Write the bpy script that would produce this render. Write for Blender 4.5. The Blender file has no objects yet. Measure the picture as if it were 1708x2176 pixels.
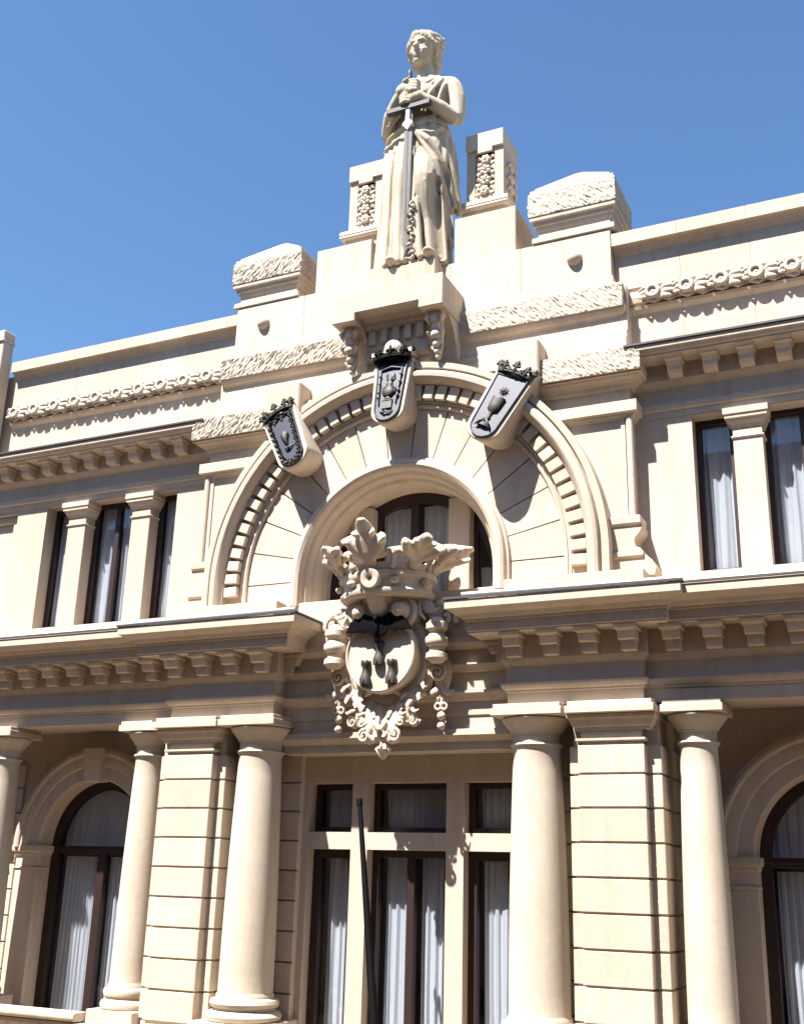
import bpy, bmesh, math, random
from mathutils import Vector, Matrix, noise
random.seed(7)
PI = math.pi; R = math.radians
scn = bpy.context.scene

# ------------------------------------------------------------------ camera
FPX, YAW, PITCH, ROLL = 2376.53, R(25.578), R(18.2227), R(1.6338)
CAM = Vector((6.0552, -13.0, -1.2028))
def cam_axes():
    f = Vector((-math.sin(YAW)*math.cos(PITCH), math.cos(YAW)*math.cos(PITCH), math.sin(PITCH)))
    r = Vector((math.cos(YAW), math.sin(YAW), 0)); u = r.cross(f)
    c, s = math.cos(ROLL), math.sin(ROLL)
    return c*r+s*u, -s*r+c*u, f
cr, cu, cf = cam_axes()
cd = bpy.data.cameras.new('camera'); co = bpy.data.objects.new('camera', cd); scn.collection.objects.link(co)
co.matrix_world = Matrix(((cr.x, cu.x, -cf.x, CAM.x), (cr.y, cu.y, -cf.y, CAM.y), (cr.z, cu.z, -cf.z, CAM.z), (0, 0, 0, 1)))
cd.sensor_fit = 'HORIZONTAL'; cd.sensor_width = 36; cd.lens = FPX/1708*36; cd.clip_start = .1; cd.clip_end = 6000
scn.camera = co

# ------------------------------------------------------------------ sky, sun, exposure
SUN_DIR = Vector((0.211, 0.458, -0.864)).normalized()       # the way the light travels
w = bpy.data.worlds.new('World'); scn.world = w; w.use_nodes = True
nt = w.node_tree; bg = nt.nodes['Background']
sky = nt.nodes.new('ShaderNodeTexSky'); sky.sky_type = 'NISHITA'; sky.sun_disc = False
sky.sun_elevation = math.asin(-SUN_DIR.z); sky.sun_rotation = math.atan2(-SUN_DIR.x, -SUN_DIR.y)
sky.altitude = 100; sky.air_density = 1.0; sky.dust_density = .5; sky.ozone_density = 3.0
hs = nt.nodes.new('ShaderNodeHueSaturation'); hs.inputs['Saturation'].default_value = 1.13; hs.inputs['Value'].default_value = 1.0
nt.links.new(sky.outputs[0], hs.inputs['Color']); nt.links.new(hs.outputs[0], bg.inputs[0]); bg.inputs[1].default_value = .063
sl = bpy.data.lights.new('sun', 'SUN'); so = bpy.data.objects.new('sun', sl); scn.collection.objects.link(so)
sl.energy = 5.0; sl.angle = R(.5); sl.color = (1, .955, .91)
so.rotation_euler = SUN_DIR.to_track_quat('-Z', 'Y').to_euler(); so.location = (-8, -25, 30)
vs = scn.view_settings; vs.view_transform = 'Standard'; vs.look = 'None'; vs.exposure = 1.80; vs.gamma = 1; vs.use_curve_mapping = False
scn.cycles.max_bounces = 8; scn.cycles.diffuse_bounces = 4; scn.cycles.transparent_max_bounces = 12

# ------------------------------------------------------------------ materials
def mat(name): 
    m = bpy.data.materials.new(name); m.use_nodes = True; n = m.node_tree
    return m, n, n.nodes['Principled BSDF']
def N(n, t, **k):
    o = n.nodes.new(t)
    for a, b in k.items():
        if a.startswith('_'): o.inputs[a[1:].replace('_', ' ')].default_value = b
        else: setattr(o, a, b)
    return o
def stone(name, col, var=.06, bump=.25, scale=1.0, rnd=.09, grime=.10):
    m, n, b = mat(name); L = n.links.new
    geo = N(n, 'ShaderNodeNewGeometry')
    n1 = N(n, 'ShaderNodeTexNoise', _Scale=.9*scale, _Detail=6., _Roughness=.62); L(geo.outputs['Position'], n1.inputs['Vector'])
    n2 = N(n, 'ShaderNodeTexNoise', _Scale=14*scale, _Detail=5., _Roughness=.65); L(geo.outputs['Position'], n2.inputs['Vector'])
    mp = N(n, 'ShaderNodeMapping'); mp.inputs['Scale'].default_value = (5, 5, .45); L(geo.outputs['Position'], mp.inputs['Vector'])
    n3 = N(n, 'ShaderNodeTexNoise', _Scale=1.3, _Detail=5., _Roughness=.6); L(mp.outputs[0], n3.inputs['Vector'])
    oi = N(n, 'ShaderNodeObjectInfo')
    base = N(n, 'ShaderNodeMix', data_type='RGBA'); base.inputs[0].default_value = .5
    c = Vector(col)
    base.inputs[6].default_value = (*(c*(1-var)*Vector((1, .985, .95)) if False else [c[0]*(1-var), c[1]*(1-var*1.2), c[2]*(1-var*1.6)]), 1)
    base.inputs[7].default_value = (min(c[0]*(1+var*.7), .95), c[1]*(1+var*.7), c[2]*(1+var*.9), 1)
    r1 = N(n, 'ShaderNodeMapRange'); r1.inputs[1].default_value = .3; r1.inputs[2].default_value = .7; L(n1.outputs[0], r1.inputs[0]); L(r1.outputs[0], base.inputs[0])
    # fine grain, streaks and one value per block
    def mulc(prev, fac_socket, lo, hi, a=.3, z=.7):
        r = N(n, 'ShaderNodeMapRange'); r.inputs[1].default_value = a; r.inputs[2].default_value = z; r.inputs[3].default_value = lo; r.inputs[4].default_value = hi
        L(fac_socket, r.inputs[0])
        x = N(n, 'ShaderNodeMix', data_type='RGBA', blend_type='MULTIPLY'); x.inputs[0].default_value = 1
        L(prev, x.inputs[6]); L(r.outputs[0], x.inputs[7]); return x.outputs[2]
    o = mulc(base.outputs[2], n2.outputs[0], .93, 1.05)
    o = mulc(o, n3.outputs[0], 1-grime, 1.0, .35, .55)
    o = mulc(o, oi.outputs['Random'], 1-rnd, 1+rnd*.5, 0, 1)
    L(o, b.inputs['Base Color']); b.inputs['Roughness'].default_value = .88
    b.inputs['Specular IOR Level'].default_value = .25
    n4 = N(n, 'ShaderNodeTexNoise', _Scale=55*scale, _Detail=6., _Roughness=.7); L(geo.outputs['Position'], n4.inputs['Vector'])
    mx = N(n, 'ShaderNodeMath', operation='ADD'); L(n2.outputs[0], mx.inputs[0]); L(n4.outputs[0], mx.inputs[1])
    bp = N(n, 'ShaderNodeBump', _Strength=bump, _Distance=.012); L(mx.outputs[0], bp.inputs['Height']); L(bp.outputs[0], b.inputs['Normal'])
    return m
def plain(name, col, rough=.5, metal=0., bump=0., nscale=30, var=.15, spec=.5):
    m, n, b = mat(name); L = n.links.new
    geo = N(n, 'ShaderNodeNewGeometry'); n1 = N(n, 'ShaderNodeTexNoise', _Scale=nscale, _Detail=4.); L(geo.outputs['Position'], n1.inputs['Vector'])
    x = N(n, 'ShaderNodeMix', data_type='RGBA'); L(n1.outputs[0], x.inputs[0])
    x.inputs[6].default_value = (*[v*(1-var) for v in col], 1); x.inputs[7].default_value = (*[min(1, v*(1+var)) for v in col], 1)
    L(x.outputs[2], b.inputs['Base Color']); b.inputs['Roughness'].default_value = rough; b.inputs['Metallic'].default_value = metal
    b.inputs['Specular IOR Level'].default_value = spec
    if bump:
        bp = N(n, 'ShaderNodeBump', _Strength=bump, _Distance=.01); L(n1.outputs[0], bp.inputs['Height']); L(bp.outputs[0], b.inputs['Normal'])
    return m
STONE = stone('cream_stone', (.505, .424, .335))
CARVE = stone('carved_cream_stone', (.54, .46, .365), bump=.15, rnd=.03)
STATUE = stone('weathered_statue_stone', (.44, .38, .29), var=.13, bump=.2, rnd=0, grime=.28)
ROUGH = stone('tooled_stone', (.485, .415, .325), bump=.3, rnd=.03)
COLM = stone('column_stone', (.50, .435, .347), var=.07, bump=.12, rnd=.02, grime=.07)
WOOD = plain('brown_window_wood', (.021, .0085, .0075), .5, nscale=12, var=.3)
BRONZE = plain('dark_bronze', (0.045, 0.043, 0.045), .55, .3, .25, 40, .35)
PLATE = plain('dark_bronze_plate', (0.016, 0.018, 0.033), .5, .1, .15, 60, .3)
BRIGHT = plain('worn_bronze', (0.045, 0.039, 0.032), .6, .25, .2, 50, .3)
BLACK = plain('black_metal', (.004, .0035, .004), .6, .0, 0, 20, .3, spec=.05)
STEEL = plain('grey_steel_tube', (0.328, 0.328, 0.351), .4, .5, 0, 8, .1)
LEAD = plain('dark_lead_flashing', (0.047, 0.043, 0.043), .6, .1, 0, 10, .3)
SWORD = plain('sword_bronze', (0.133, 0.125, 0.121), .38, .7, .1, 30, .3)
CROWN = plain('dark_green_bronze', (.022, .022, .018), .6, .2, .2, 40, .35, spec=.3)
DARK = plain('dark_room', (.05, .045, .04), .9, 0, 0, 4, .2)
ROOFM = plain('roof_surface', (.35, .32, .28), .9, 0, .2, 6, .2)
PAVE = plain('street_paving', (.15, .108, .072), .9, 0, .2, 3, .2)
def curtain_mat():
    m, n, b = mat('white_curtain_cloth'); L = n.links.new
    geo = N(n, 'ShaderNodeNewGeometry'); mp = N(n, 'ShaderNodeMapping'); mp.inputs['Scale'].default_value = (1, 1, .08); L(geo.outputs['Position'], mp.inputs[0])
    n1 = N(n, 'ShaderNodeTexNoise', _Scale=22., _Detail=3.); L(mp.outputs[0], n1.inputs['Vector'])
    x = N(n, 'ShaderNodeMix', data_type='RGBA'); L(n1.outputs[0], x.inputs[0]); x.inputs[6].default_value = (.70, .70, .725, 1); x.inputs[7].default_value = (.87, .87, .885, 1)
    L(x.outputs[2], b.inputs['Base Color']); b.inputs['Roughness'].default_value = .95; b.inputs['Specular IOR Level'].default_value = .1
    return m
CURTAIN = curtain_mat()
def glass_mat():
    m = bpy.data.materials.new('window_glass'); m.use_nodes = True; n = m.node_tree; L = n.links.new
    for x in list(n.nodes): n.nodes.remove(x)
    o = N(n, 'ShaderNodeOutputMaterial'); t = N(n, 'ShaderNodeBsdfTransparent'); g = N(n, 'ShaderNodeBsdfGlossy'); g.inputs['Roughness'].default_value = .02
    t.inputs[0].default_value = (.80, .82, .84, 1); g.inputs[0].default_value = (1, 1, 1, 1)
    lw = N(n, 'ShaderNodeLayerWeight'); pw_ = N(n, 'ShaderNodeMath', operation='POWER'); pw_.inputs[1].default_value = 4.5; L(lw.outputs['Facing'], pw_.inputs[0])
    f = N(n, 'ShaderNodeMapRange'); f.inputs[3].default_value = .045; f.inputs[4].default_value = .9; L(pw_.outputs[0], f.inputs[0])
    mx = N(n, 'ShaderNodeMixShader'); L(f.outputs[0], mx.inputs[0]); L(t.outputs[0], mx.inputs[1]); L(g.outputs[0], mx.inputs[2]); L(mx.outputs[0], o.inputs[0])
    return m
GLASS = glass_mat()

# ------------------------------------------------------------------ mesh helpers
def arcpath(zc, zb, n=72, a0=0, a1=180):
    """points of an arch centre line as (base z, dirx, dirz): stilt, half circle, stilt"""
    p = [(zb, 1, 0)] if a0 == 0 and zb < zc else []
    for i in range(n+1):
        a = R(a0+(a1-a0)*i/n); p.append((zc, math.cos(a), math.sin(a)))
    if a1 == 180 and zb < zc: p.append((zb, -1, 0))
    return p
class MB:
    def __init__(s): s.v = []; s.f = []
    def add(s, V, F):
        o = len(s.v); s.v += [tuple(p) for p in V]; s.f += [tuple(i+o for i in q) for q in F]; return s
    def box(s, x0, x1, y0, y1, z0, z1):
        V = [(x, y, z) for x in (x0, x1) for y in (y0, y1) for z in (z0, z1)]
        return s.add(V, [(0, 1, 3, 2), (4, 6, 7, 5), (0, 4, 5, 1), (2, 3, 7, 6), (0, 2, 6, 4), (1, 5, 7, 3)])
    def loops(s, rings, closed=True, caps=True):
        n = len(rings[0]); V = [p for r in rings for p in r]; F = []
        for i in range(len(rings)-1):
            for j in range(n if closed else n-1):
                k = (j+1) % n; F.append((i*n+j, i*n+k, (i+1)*n+k, (i+1)*n+j))
        if caps: F.append(tuple(range(n))[::-1]); F.append(tuple((len(rings)-1)*n+i for i in range(n)))
        return s.add(V, F)
    def pxz(s, poly, y0, y1): return s.loops([[(x, y0, z) for x, z in poly], [(x, y1, z) for x, z in poly]])
    def pxy(s, poly, z0, z1): return s.loops([[(x, y, z0) for x, y in poly], [(x, y, z1) for x, y in poly]])
    def pyz(s, poly, x0, x1): return s.loops([[(x0, y, z) for y, z in poly], [(x1, y, z) for y, z in poly]])
    def plan(s, path, prof):
        """sweep profile (out, z) along plan path (x, y) with mitres; out points to the right hand of the path"""
        n = len(path); rings = []
        for i, (x, y) in enumerate(path):
            def nrm(a, b):
                d = Vector((b[0]-a[0], b[1]-a[1])).normalized(); return Vector((d.y, -d.x))
            n0 = nrm(path[i-1], path[i]) if i else None; n1 = nrm(path[i], path[i+1]) if i < n-1 else None
            m = n0 if n1 is None else n1 if n0 is None else (n0+n1)/(1+n0.dot(n1))
            rings.append([(x+m.x*o, y+m.y*o, z) for o, z in prof])
        return s.loops(rings)
    def arch(s, prof, pts, cx=0):
        return s.loops([[(cx+dx*r, y, zb+dz*r) for r, y in prof] for zb, dx, dz in pts])
    def lathe(s, prof, cx=0, cy=0, n=32, sx=1, sy=1):
        return s.loops([[(cx+r*sx*math.cos(2*PI*i/n), cy+r*sy*math.sin(2*PI*i/n), z) for i in range(n)] for r, z in prof])
    def tube(s, path, rad, n=8, flat=1., up=(0, -1, 0), ends=True):
        """tube along 3-D path; rad number or list; flat squeezes it along the direction up"""
        P = [Vector(p) for p in path]; m = len(P)
        if not hasattr(rad, '__len__'): rad = [rad]*m
        rings = []; U = Vector(up)
        for i in range(m):
            t = (P[min(i+1, m-1)]-P[max(i-1, 0)]).normalized()
            a = t.cross(U)
            if a.length < 1e-3: a = t.cross(Vector((1, .3, .2)))
            a.normalize(); b = a.cross(t).normalized()
            rings.append([P[i]+(a*math.cos(2*PI*j/n)+b*math.sin(2*PI*j/n)*flat)*rad[i] for j in range(n)])
        if ends:
            d0 = (P[0]-P[1]).normalized(); d1 = (P[-1]-P[-2]).normalized()
            r0 = [[q*.6+P[0]*.4+d0*rad[0]*.75 for q in rings[0]]]; r1 = [[q*.6+P[-1]*.4+d1*rad[-1]*.75 for q in rings[-1]]]
            rings = r0+rings+r1
        return s.loops(rings)
    def ell(s, c, r, nu=14, nv=9, rot=None):
        if not hasattr(r, '__len__'): r = (r, r, r)
        rings = []
        for i in range(nv+1):
            a = -PI/2+PI*(i+.02)/(nv+.04); rings.append([Vector((r[0]*math.cos(a)*math.cos(2*PI*j/nu), r[1]*math.cos(a)*math.sin(2*PI*j/nu), r[2]*math.sin(a))) for j in range(nu)])
        c = Vector(c)
        return s.loops([[(rot @ q if rot else q)+c for q in k] for k in rings])
    def torus(s, c, r, t, axis='y', n=20, m=8, sz=1.):
        c = Vector(c); rings = []
        for i in range(n+1):
            a = 2*PI*i/n; k = []
            for j in range(m):
                b = 2*PI*j/m; q = r+t*math.cos(b); h = t*math.sin(b)
                k.append(c+(Vector((q*math.cos(a), h, q*math.sin(a)*sz)) if axis == 'y' else Vector((q*math.cos(a), q*math.sin(a), h)) if axis == 'z' else Vector((h, q*math.cos(a), q*math.sin(a)))))
            rings.append(k)
        return s.loops(rings, caps=False)
    def spiral(s, c, r0, turns, t, a0=0, sgn=1, y1=0, n=26):
        P = []; T = []
        for i in range(n+1):
            u = i/n; a = a0+sgn*turns*2*PI*u; r = r0*(1-u)**.8+.004
            P.append((c[0]+r*math.cos(a), c[1]+y1*u, c[2]+r*math.sin(a))); T.append(t*(1-.55*u))
        return s.tube(P, T, 6)
    def plate(s, x0, x1, z0, z1, holes, y0, y1):
        """wall plate y0..y1 with rectangular holes (hx0, hx1, hz0, hz1)"""
        xs = sorted({x0, x1, *[h for q in holes for h in q[:2]]}); zs = sorted({z0, z1, *[h for q in holes for h in q[2:]]})
        def solid(i, j):
            if i < 0 or j < 0 or i >= len(xs)-1 or j >= len(zs)-1: return False
            cx, cz = (xs[i]+xs[i+1])/2, (zs[j]+zs[j+1])/2
            return not any(a < cx < b and c < cz < d for a, b, c, d in holes)
        for i in range(len(xs)-1):
            for j in range(len(zs)-1):
                if not solid(i, j): continue
                a, b, c, d = xs[i], xs[i+1], zs[j], zs[j+1]
                s.add([(a, y0, c), (b, y0, c), (b, y0, d), (a, y0, d), (a, y1, c), (b, y1, c), (b, y1, d), (a, y1, d)], [(0, 1, 2, 3), (7, 6, 5, 4)]
                      + ([(4, 0, 3, 7)] if not solid(i-1, j) else []) + ([(1, 5, 6, 2)] if not solid(i+1, j) else [])
                      + ([(4, 5, 1, 0)] if not solid(i, j-1) else []) + ([(3, 2, 6, 7)] if not solid(i, j+1) else []))
        return s
    def archplate(s, x0, x1, z0, z1, cx, zc, r, zb, y0, y1, n=64):
        """wall plate with an arched hole standing on zb"""
        cor = [math.atan2(z1-zc, x1-cx), math.atan2(z1-zc, x0-cx)]
        A = sorted([PI*i/n for i in range(n+1)]+cor); inn = []; out = []
        for a in A:
            c, q = math.cos(a), math.sin(a)
            t = min((x1-cx)/c if c > 1e-9 else 1e9, (x0-cx)/c if c < -1e-9 else 1e9, (z1-zc)/q if q > 1e-9 else 1e9)
            inn.append((cx+r*c, zc+r*q)); out.append((cx+t*c, zc+t*q))
        inn = [(cx+r, zb)]+inn+[(cx-r, zb)]; out = [(x1, zb)]+out+[(x0, zb)]
        s.loops([[(i[0], y0, i[1]), (o[0], y0, o[1]), (o[0], y1, o[1]), (i[0], y1, i[1])] for i, o in zip(inn, out)])
        if zb > z0: s.box(x0, x1, y0, y1, z0, zb)
        return s
    def mirror(s):
        s.v = [(-x, y, z) for x, y, z in s.v]; s.f = [q[::-1] for q in s.f]; return s
    def xf(s, M): s.v = [tuple(M @ Vector(p)) for p in s.v]; return s
    def mesh(s, name, m, smooth=False, ang=35, bev=0, recalc=True):
        me = bpy.data.meshes.new(name); bm = bmesh.new()
        vs = [bm.verts.new(p) for p in s.v]
        for q in s.f:
            try: bm.faces.new([vs[i] for i in q])
            except ValueError: pass
        if recalc: bmesh.ops.remove_doubles(bm, verts=bm.verts, dist=1e-5); bmesh.ops.recalc_face_normals(bm, faces=bm.faces)
        if bev:
            ed = [e for e in bm.edges if len(e.link_faces) == 2 and e.calc_face_angle(0) > R(40)]
            bmesh.ops.bevel(bm, geom=ed, offset=bev, segments=1, affect='EDGES', clamp_overlap=True)
        bm.to_mesh(me); bm.free(); me.materials.append(m)
        if smooth:
            for p in me.polygons: p.use_smooth = True
            me.set_sharp_from_angle(angle=R(ang))
        return me
    def build(s, name, m, parent=None, **k): return link(name, s.mesh(name, m, **k), parent)
def link(name, me, parent=None, loc=None):
    o = bpy.data.objects.new(name, me); scn.collection.objects.link(o)
    if loc: o.location = loc
    if parent is not None:
        o.parent = parent; o.matrix_parent_inverse = WORLD_INV[parent.name]
    WORLD_INV[o.name] = Matrix.Translation(loc or (0, 0, 0)).inverted()
    return o
WORLD_INV = {}
def tag(o, label, cat, group=None, kind=None):
    if label: o['label'] = label
    if cat: o['category'] = cat
    if group: o['group'] = group
    if kind: o['kind'] = kind
    return o
def empty(name, loc, label, cat, group=None):
    o = bpy.data.objects.new(name, None); scn.collection.objects.link(o); o.location = loc; o.empty_display_size = .3
    WORLD_INV[o.name] = Matrix.Translation(loc).inverted()
    return tag(o, label, cat, group)

# ================================================================== SETTING
GZ = -7.2
tag(MB().box(-400, 400, -400, 400, GZ-.3, GZ).build('ground', PAVE), None, None, kind='structure')

ob = empty('added_street_building', (0, -20, GZ), 'unseen building added across the street to block part of the sky', 'building')  # out of view, added to cut the sky fill on the shaded stone
OPP = plain('dull_plaster', (.24, .16, .10), .9, 0, .1, 2, .15)
mb = MB().plate(-45, 45, GZ, 9.0, [(x-.6, x+.6, z, z+2.2) for x in range(-42, 43, 4) for z in (-5.6, -1.6, 2.4, 6.0)], -15.0, -14.6)
mb.build('wall', OPP, ob); MB().box(-45, 45, -26, -15.3, GZ, 8.8).build('room_core', DARK, ob)
MB().box(-45.3, 45.3, -26, -14.3, 9.0, 9.4).build('roof', OPP, ob)

# ================================================================== BUILDING
B = empty('civic_building', (0, 3, GZ), 'cream stone classical civic building with arched central bay and columns', 'building')
def part(name, mb, m=STONE, parent=None, **k): return mb.build(name, m, parent or B, **k)
SIDES = (-1, 1)
def sd(mb, s): return mb if s < 0 else mb.mirror()        # shapes are written for the left half

# hidden core: floors, back, rooms
part('room_core', MB().box(-8.9, 8.9, .95, 10, GZ, 4.9), DARK)
part('roof_deck', MB().box(-8.9, 8.9, .05, 10, 4.9, 5.08), ROOFM)
part('floor_slab', MB().box(-8.9, 8.9, .61, .95, 1.6, 1.8), DARK)
part('floor_slab', MB().box(-8.9, 8.9, .1, .95, -4.2, -3.95), DARK)
for s in SIDES: part('side_wall', sd(MB().box(-9.2, -8.9, -.199, 10, GZ, 6.9), s))
part('ground_storey_wall', MB().box(-9.25, 9.25, -1.3, .95, GZ, -3.95))
part('base_course', MB().box(-9.4, 9.4, -1.42, -1.3, GZ, GZ+.9), bev=.02)

def curtain(x0, x1, z0, z1, y, parent, folds=7, seed=0, amp=.022):
    nx, nz = folds*12, 10; rnd = random.Random(seed); ph = [rnd.uniform(0, 6) for _ in range(4)]
    V = []; F = []
    for j in range(nz+1):
        for i in range(nx+1):
            u = i/nx; t = j/nz
            a = folds*2*PI*u+.9*math.sin(5*u+ph[0])+.5*math.sin(2.2*t+ph[1]+9*u)
            d = amp*(math.sin(a)+.45*math.sin(2.1*a+ph[2]))*(1.15-.45*t)
            V.append((x0+(x1-x0)*u+.012*math.sin(a*.5+3*t)*(1-t), y+d, z0+(z1-z0)*t))
    for j in range(nz):
        for i in range(nx): k = j*(nx+1)+i; F.append((k, k+1, k+nx+2, k+nx+1))
    return MB().add(V, F).build('curtain', CURTAIN, parent, smooth=True, ang=180, recalc=False)
def window(x0, x1, z0, z1, y, cols=1, rows=(), fr=.065, st=.09, curtains=True, seed=0, folds=None, name='window', dep=.12, cof=.19, ins=.03):
    """dark wood frame with lights; children pane and curtain"""
    xe = [x0+fr]; wd = (x1-x0-2*fr-(cols-1)*st)/cols; holes = []
    zs = [z0+fr, *[q for r in rows for q in (r-st/2, r+st/2)], z1-fr]
    for c in range(cols):
        a = x0+fr+c*(wd+st)
        for k in range(0, len(zs), 2): holes.append((a, a+wd, zs[k], zs[k+1]))
    f = part(name, MB().plate(x0-.02, x1+.02, z0-.02, z1+.02, holes, y, y+dep), WOOD, bev=.006)
    for h in holes: MB().box(h[0]-.01, h[1]+.01, y+dep*.6, y+dep*.6+.006, h[2]-.01, h[3]+.01).build('pane', GLASS, f)
    if curtains:
        for c in range(cols):
            a = x0+fr+c*(wd+st)
            curtain(a+ins, a+wd+.03, z0, z1-fr*.5, y+cof, f, folds or max(3, int(wd*11)), seed+c)
    return f

# ---------------------------------------------------------------- tooled (rough) stone bands
def tooled(path, z0, z1, amp=.013, step=.008):
    """sheet of chiselled stone along plan path, real relief of diagonal strokes"""
    P = [Vector(p) for p in path]; cols = []
    for i in range(len(P)-1):
        d = P[i+1]-P[i]; n = max(2, int(d.length/step)); nr = Vector((d.y, -d.x)).normalized()
        for k in range(n+(i == len(P)-2)): cols.append((P[i]+d*k/n, nr, sum((P[j+1]-P[j]).length for j in range(i))+d.length*k/n))
    nz = max(4, int((z1-z0)/step)); V = []; F = []
    for q, nr, sl_ in cols:
        for j in range(nz+1):
            z = z0+(z1-z0)*j/nz
            u = sl_*.80-z*.60+.035*noise.noise((sl_*5, z*5, 3)); v = sl_*.60+z*.80
            h = 1.5*noise.noise((u*60, v*12, 1.7))+.4*noise.noise((u*95, v*24, 5.1))+.25*noise.noise((sl_*9, z*9, 9))
            e = min(1, min(j, nz-j)/2.5)
            h = amp*(.25+h*.95)*e
            V.append((q.x+nr.x*h, q.y+nr.y*h, z))
    m = nz+1
    for i in range(len(cols)-1):
        for j in range(nz): k = i*m+j; F.append((k, k+m, k+m+1, k+1))
    return MB().add(V, F)

# ---------------------------------------------------------------- upper wings
ROS = MB()
ROS.torus((-.03, -.075, .015), .074, .03, 'y', 16, 7); ROS.ell((-.03, -.06, .015), (.03, .03, .03), 8, 6)
ROS.ell((-.03, -.01, .0), (.12, .075, .115), 12, 7)
for a, l, h in ((.06, .19, .06), (.06, .20, -.01), (.05, .17, -.075)):
    ROS.tube([(a, -.02, h*.3), (a+l*.35, -.085, h*.9), (a+l*.75, -.07, h*1.1), (a+l*1.15, -.02, h*.6)], [.03, .046, .036, .014], 6, .6)
for a, h in ((-.11, .07), (-.12, -.05), (-.09, .01)):
    ROS.tube([(a+.03, -.04, h), (a-.03, -.085, h*1.1), (a-.1, -.05, h*.7)], [.018, .03, .012], 6, .6)
for a in (-.04, .15): ROS.tube([(a-.04, -.03, -.09), (a+.02, -.05, -.12), (a+.08, -.02, -.10)], [.016, .03, .012], 6, .7)
ROSM = ROS.mesh('rosette', CARVE, smooth=True, ang=60)
MOD = MB(); MOD.pyz([(-.0, 0), (-.10, 0), (-.13, .01), (-.16, .05), (-.17, .10), (-.205, .15), (-.23, .16), (-.0, .16)], -.085, .085)
MOD.pyz([(0, .16), (-.25, .16), (-.255, .19), (-.28, .205), (-.28, .215), (0, .215)], -.105, .105)
MODM = MOD.mesh('modillion', STONE, bev=.005)
for s in SIDES:
    h = lambda a, b: (a, b) if s < 0 else (-b, -a)
    holes = [(*h(-6.30, -3.79), 2.30, 4.26)]
    x = h(-8.9, -3.09)
    pn = h(-8.35, -6.90)
    part('upper_wall', MB().plate(*x, 1.86, 4.5, holes+[(*pn, 2.30, 4.22)], -.2, .08))
    part('wall_panel', MB().box(*h(-8.4, -6.85), -.08, .05, 2.2, 4.3))
    part('panel_frame', sd(MB().plate(-8.35, -6.90, 2.30, 4.22, [(-8.22, -7.03, 2.40, 4.10)], -.14, -.08), s), bev=.01)
    # sill course and plinth between windows and cornice
    part('sill_course', sd(MB().pyz([(.05, 2.28), (-.24, 2.28), (-.24, 2.20), (-.33, 2.16), (-.33, 1.9), (.05, 1.9)], -8.9, -3.25), s), bev=.006)
    for a, b in ((-4.60, -4.26), (-5.83, -5.49)):
        p = part('window_pier', sd(MB().box(a, b, -.2, .02, 2.29, 4.02), s), bev=.006)
        pth = [(a, .02), (a, -.2), (b, -.2), (b, .02)]
        part('capital', sd(MB().plan(pth, [(-.05, 4.02), (.015, 4.02), (.02, 4.05), (.05, 4.10), (.055, 4.12), (.075, 4.13), (.075, 4.17), (.09, 4.18), (.09, 4.258), (-.05, 4.258)]), s), parent=p)
        part('capital_core', sd(MB().box(a+.04, b-.04, -.16, .02, 4.02, 4.258), s), parent=p)
        part('neck_ring', sd(MB().plan(pth, [(-.03, 3.88), (.012, 3.885), (.022, 3.90), (.012, 3.915), (-.03, 3.92)]), s), parent=p)
    window(*h(-4.26, -3.79), 2.30, 4.26, .02, seed=3, fr=.07, dep=.07, cof=.12, ins=-.02)
    window(*h(-5.49, -4.60), 2.30, 4.26, .02, cols=2, seed=8, dep=.07, cof=.12, ins=-.02)
    window(*h(-6.30, -5.83), 2.30, 4.26, .02, seed=12, fr=.07, dep=.07, cof=.12, ins=-.02)
    # cornice with modillions
    pr = [(-.1, 4.28), (.015, 4.28), (.015, 4.36), (.045, 4.375), (.05, 4.44), (.015, 4.45), (.015, 4.65), (.04, 4.67), (.07, 4.71), (.09, 4.74), (.09, 4.955),
          (.385, 4.955), (.385, 4.975), (.41, 4.985), (.43, 5.02), (.45, 5.03), (.45, 5.085), (.02, 5.16), (-.1, 5.16)]
    c = part('upper_cornice', sd(MB().plan([(-9.3, -.2), (-3.1, -.2)], pr), s))
    part('gutter_flashing', sd(MB().plan([(-9.3, -.2), (-3.1, -.2)], [(.30, 5.118), (.468, 5.087), (.474, 5.092), (.474, 5.118), (.466, 5.118), (.466, 5.096), (.30, 5.128)]), s), LEAD, c)
    for k in range(13): link('modillion', MODM, c, (s*(3.66+.425*k), -.29, 4.742))
    # parapet with carved garland
    pp = [(.35, 5.1), (-.10, 5.1), (-.10, 5.80), (-.12, 5.82), (-.155, 5.85), (-.17, 5.89), (-.10, 5.90), (-.17, 5.94), (-.185, 6.02), (-.17, 6.10), (-.13, 6.13), (-.15, 6.15), (-.16, 6.17), (-.16, 6.66),
          (-.18, 6.67), (-.20, 6.71), (-.235, 6.75), (-.26, 6.765), (-.30, 6.767), (-.30, 6.95), (-.25, 6.975), (.35, 6.975)]
    p = part('parapet', sd(MB().pyz([(q[0]+.012, q[1]) if q[0] < 0 else q for q in pp], -7.419, -2.906), s))
    xs_ = [-7.42, -6.05, -4.62, -3.9 if s < 0 else -3.75, -2.905]
    for a, b in zip(xs_, xs_[1:]): part('parapet_stone', sd(MB().pyz(pp, a+.002, b-.002), s), parent=p)
    k = 0
    while 3.40+.425*k < 7.45:
        link('rosette', ROSM, p, (s*(3.40+.425*k)*(1 if s > 0 else 1.008)+.03, -.165, 6.02)); k += 1
    # end pier of the wing
    part('end_pier', sd(MB().box(-9.3, -7.56, -.42, -.18, 5.17, 7.33).box(-9.4, -7.54, -.45, -.17, 7.33, 7.39).box(-9.35, -7.555, -.44, -.18, 7.39, 7.54), s), bev=.012)
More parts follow.
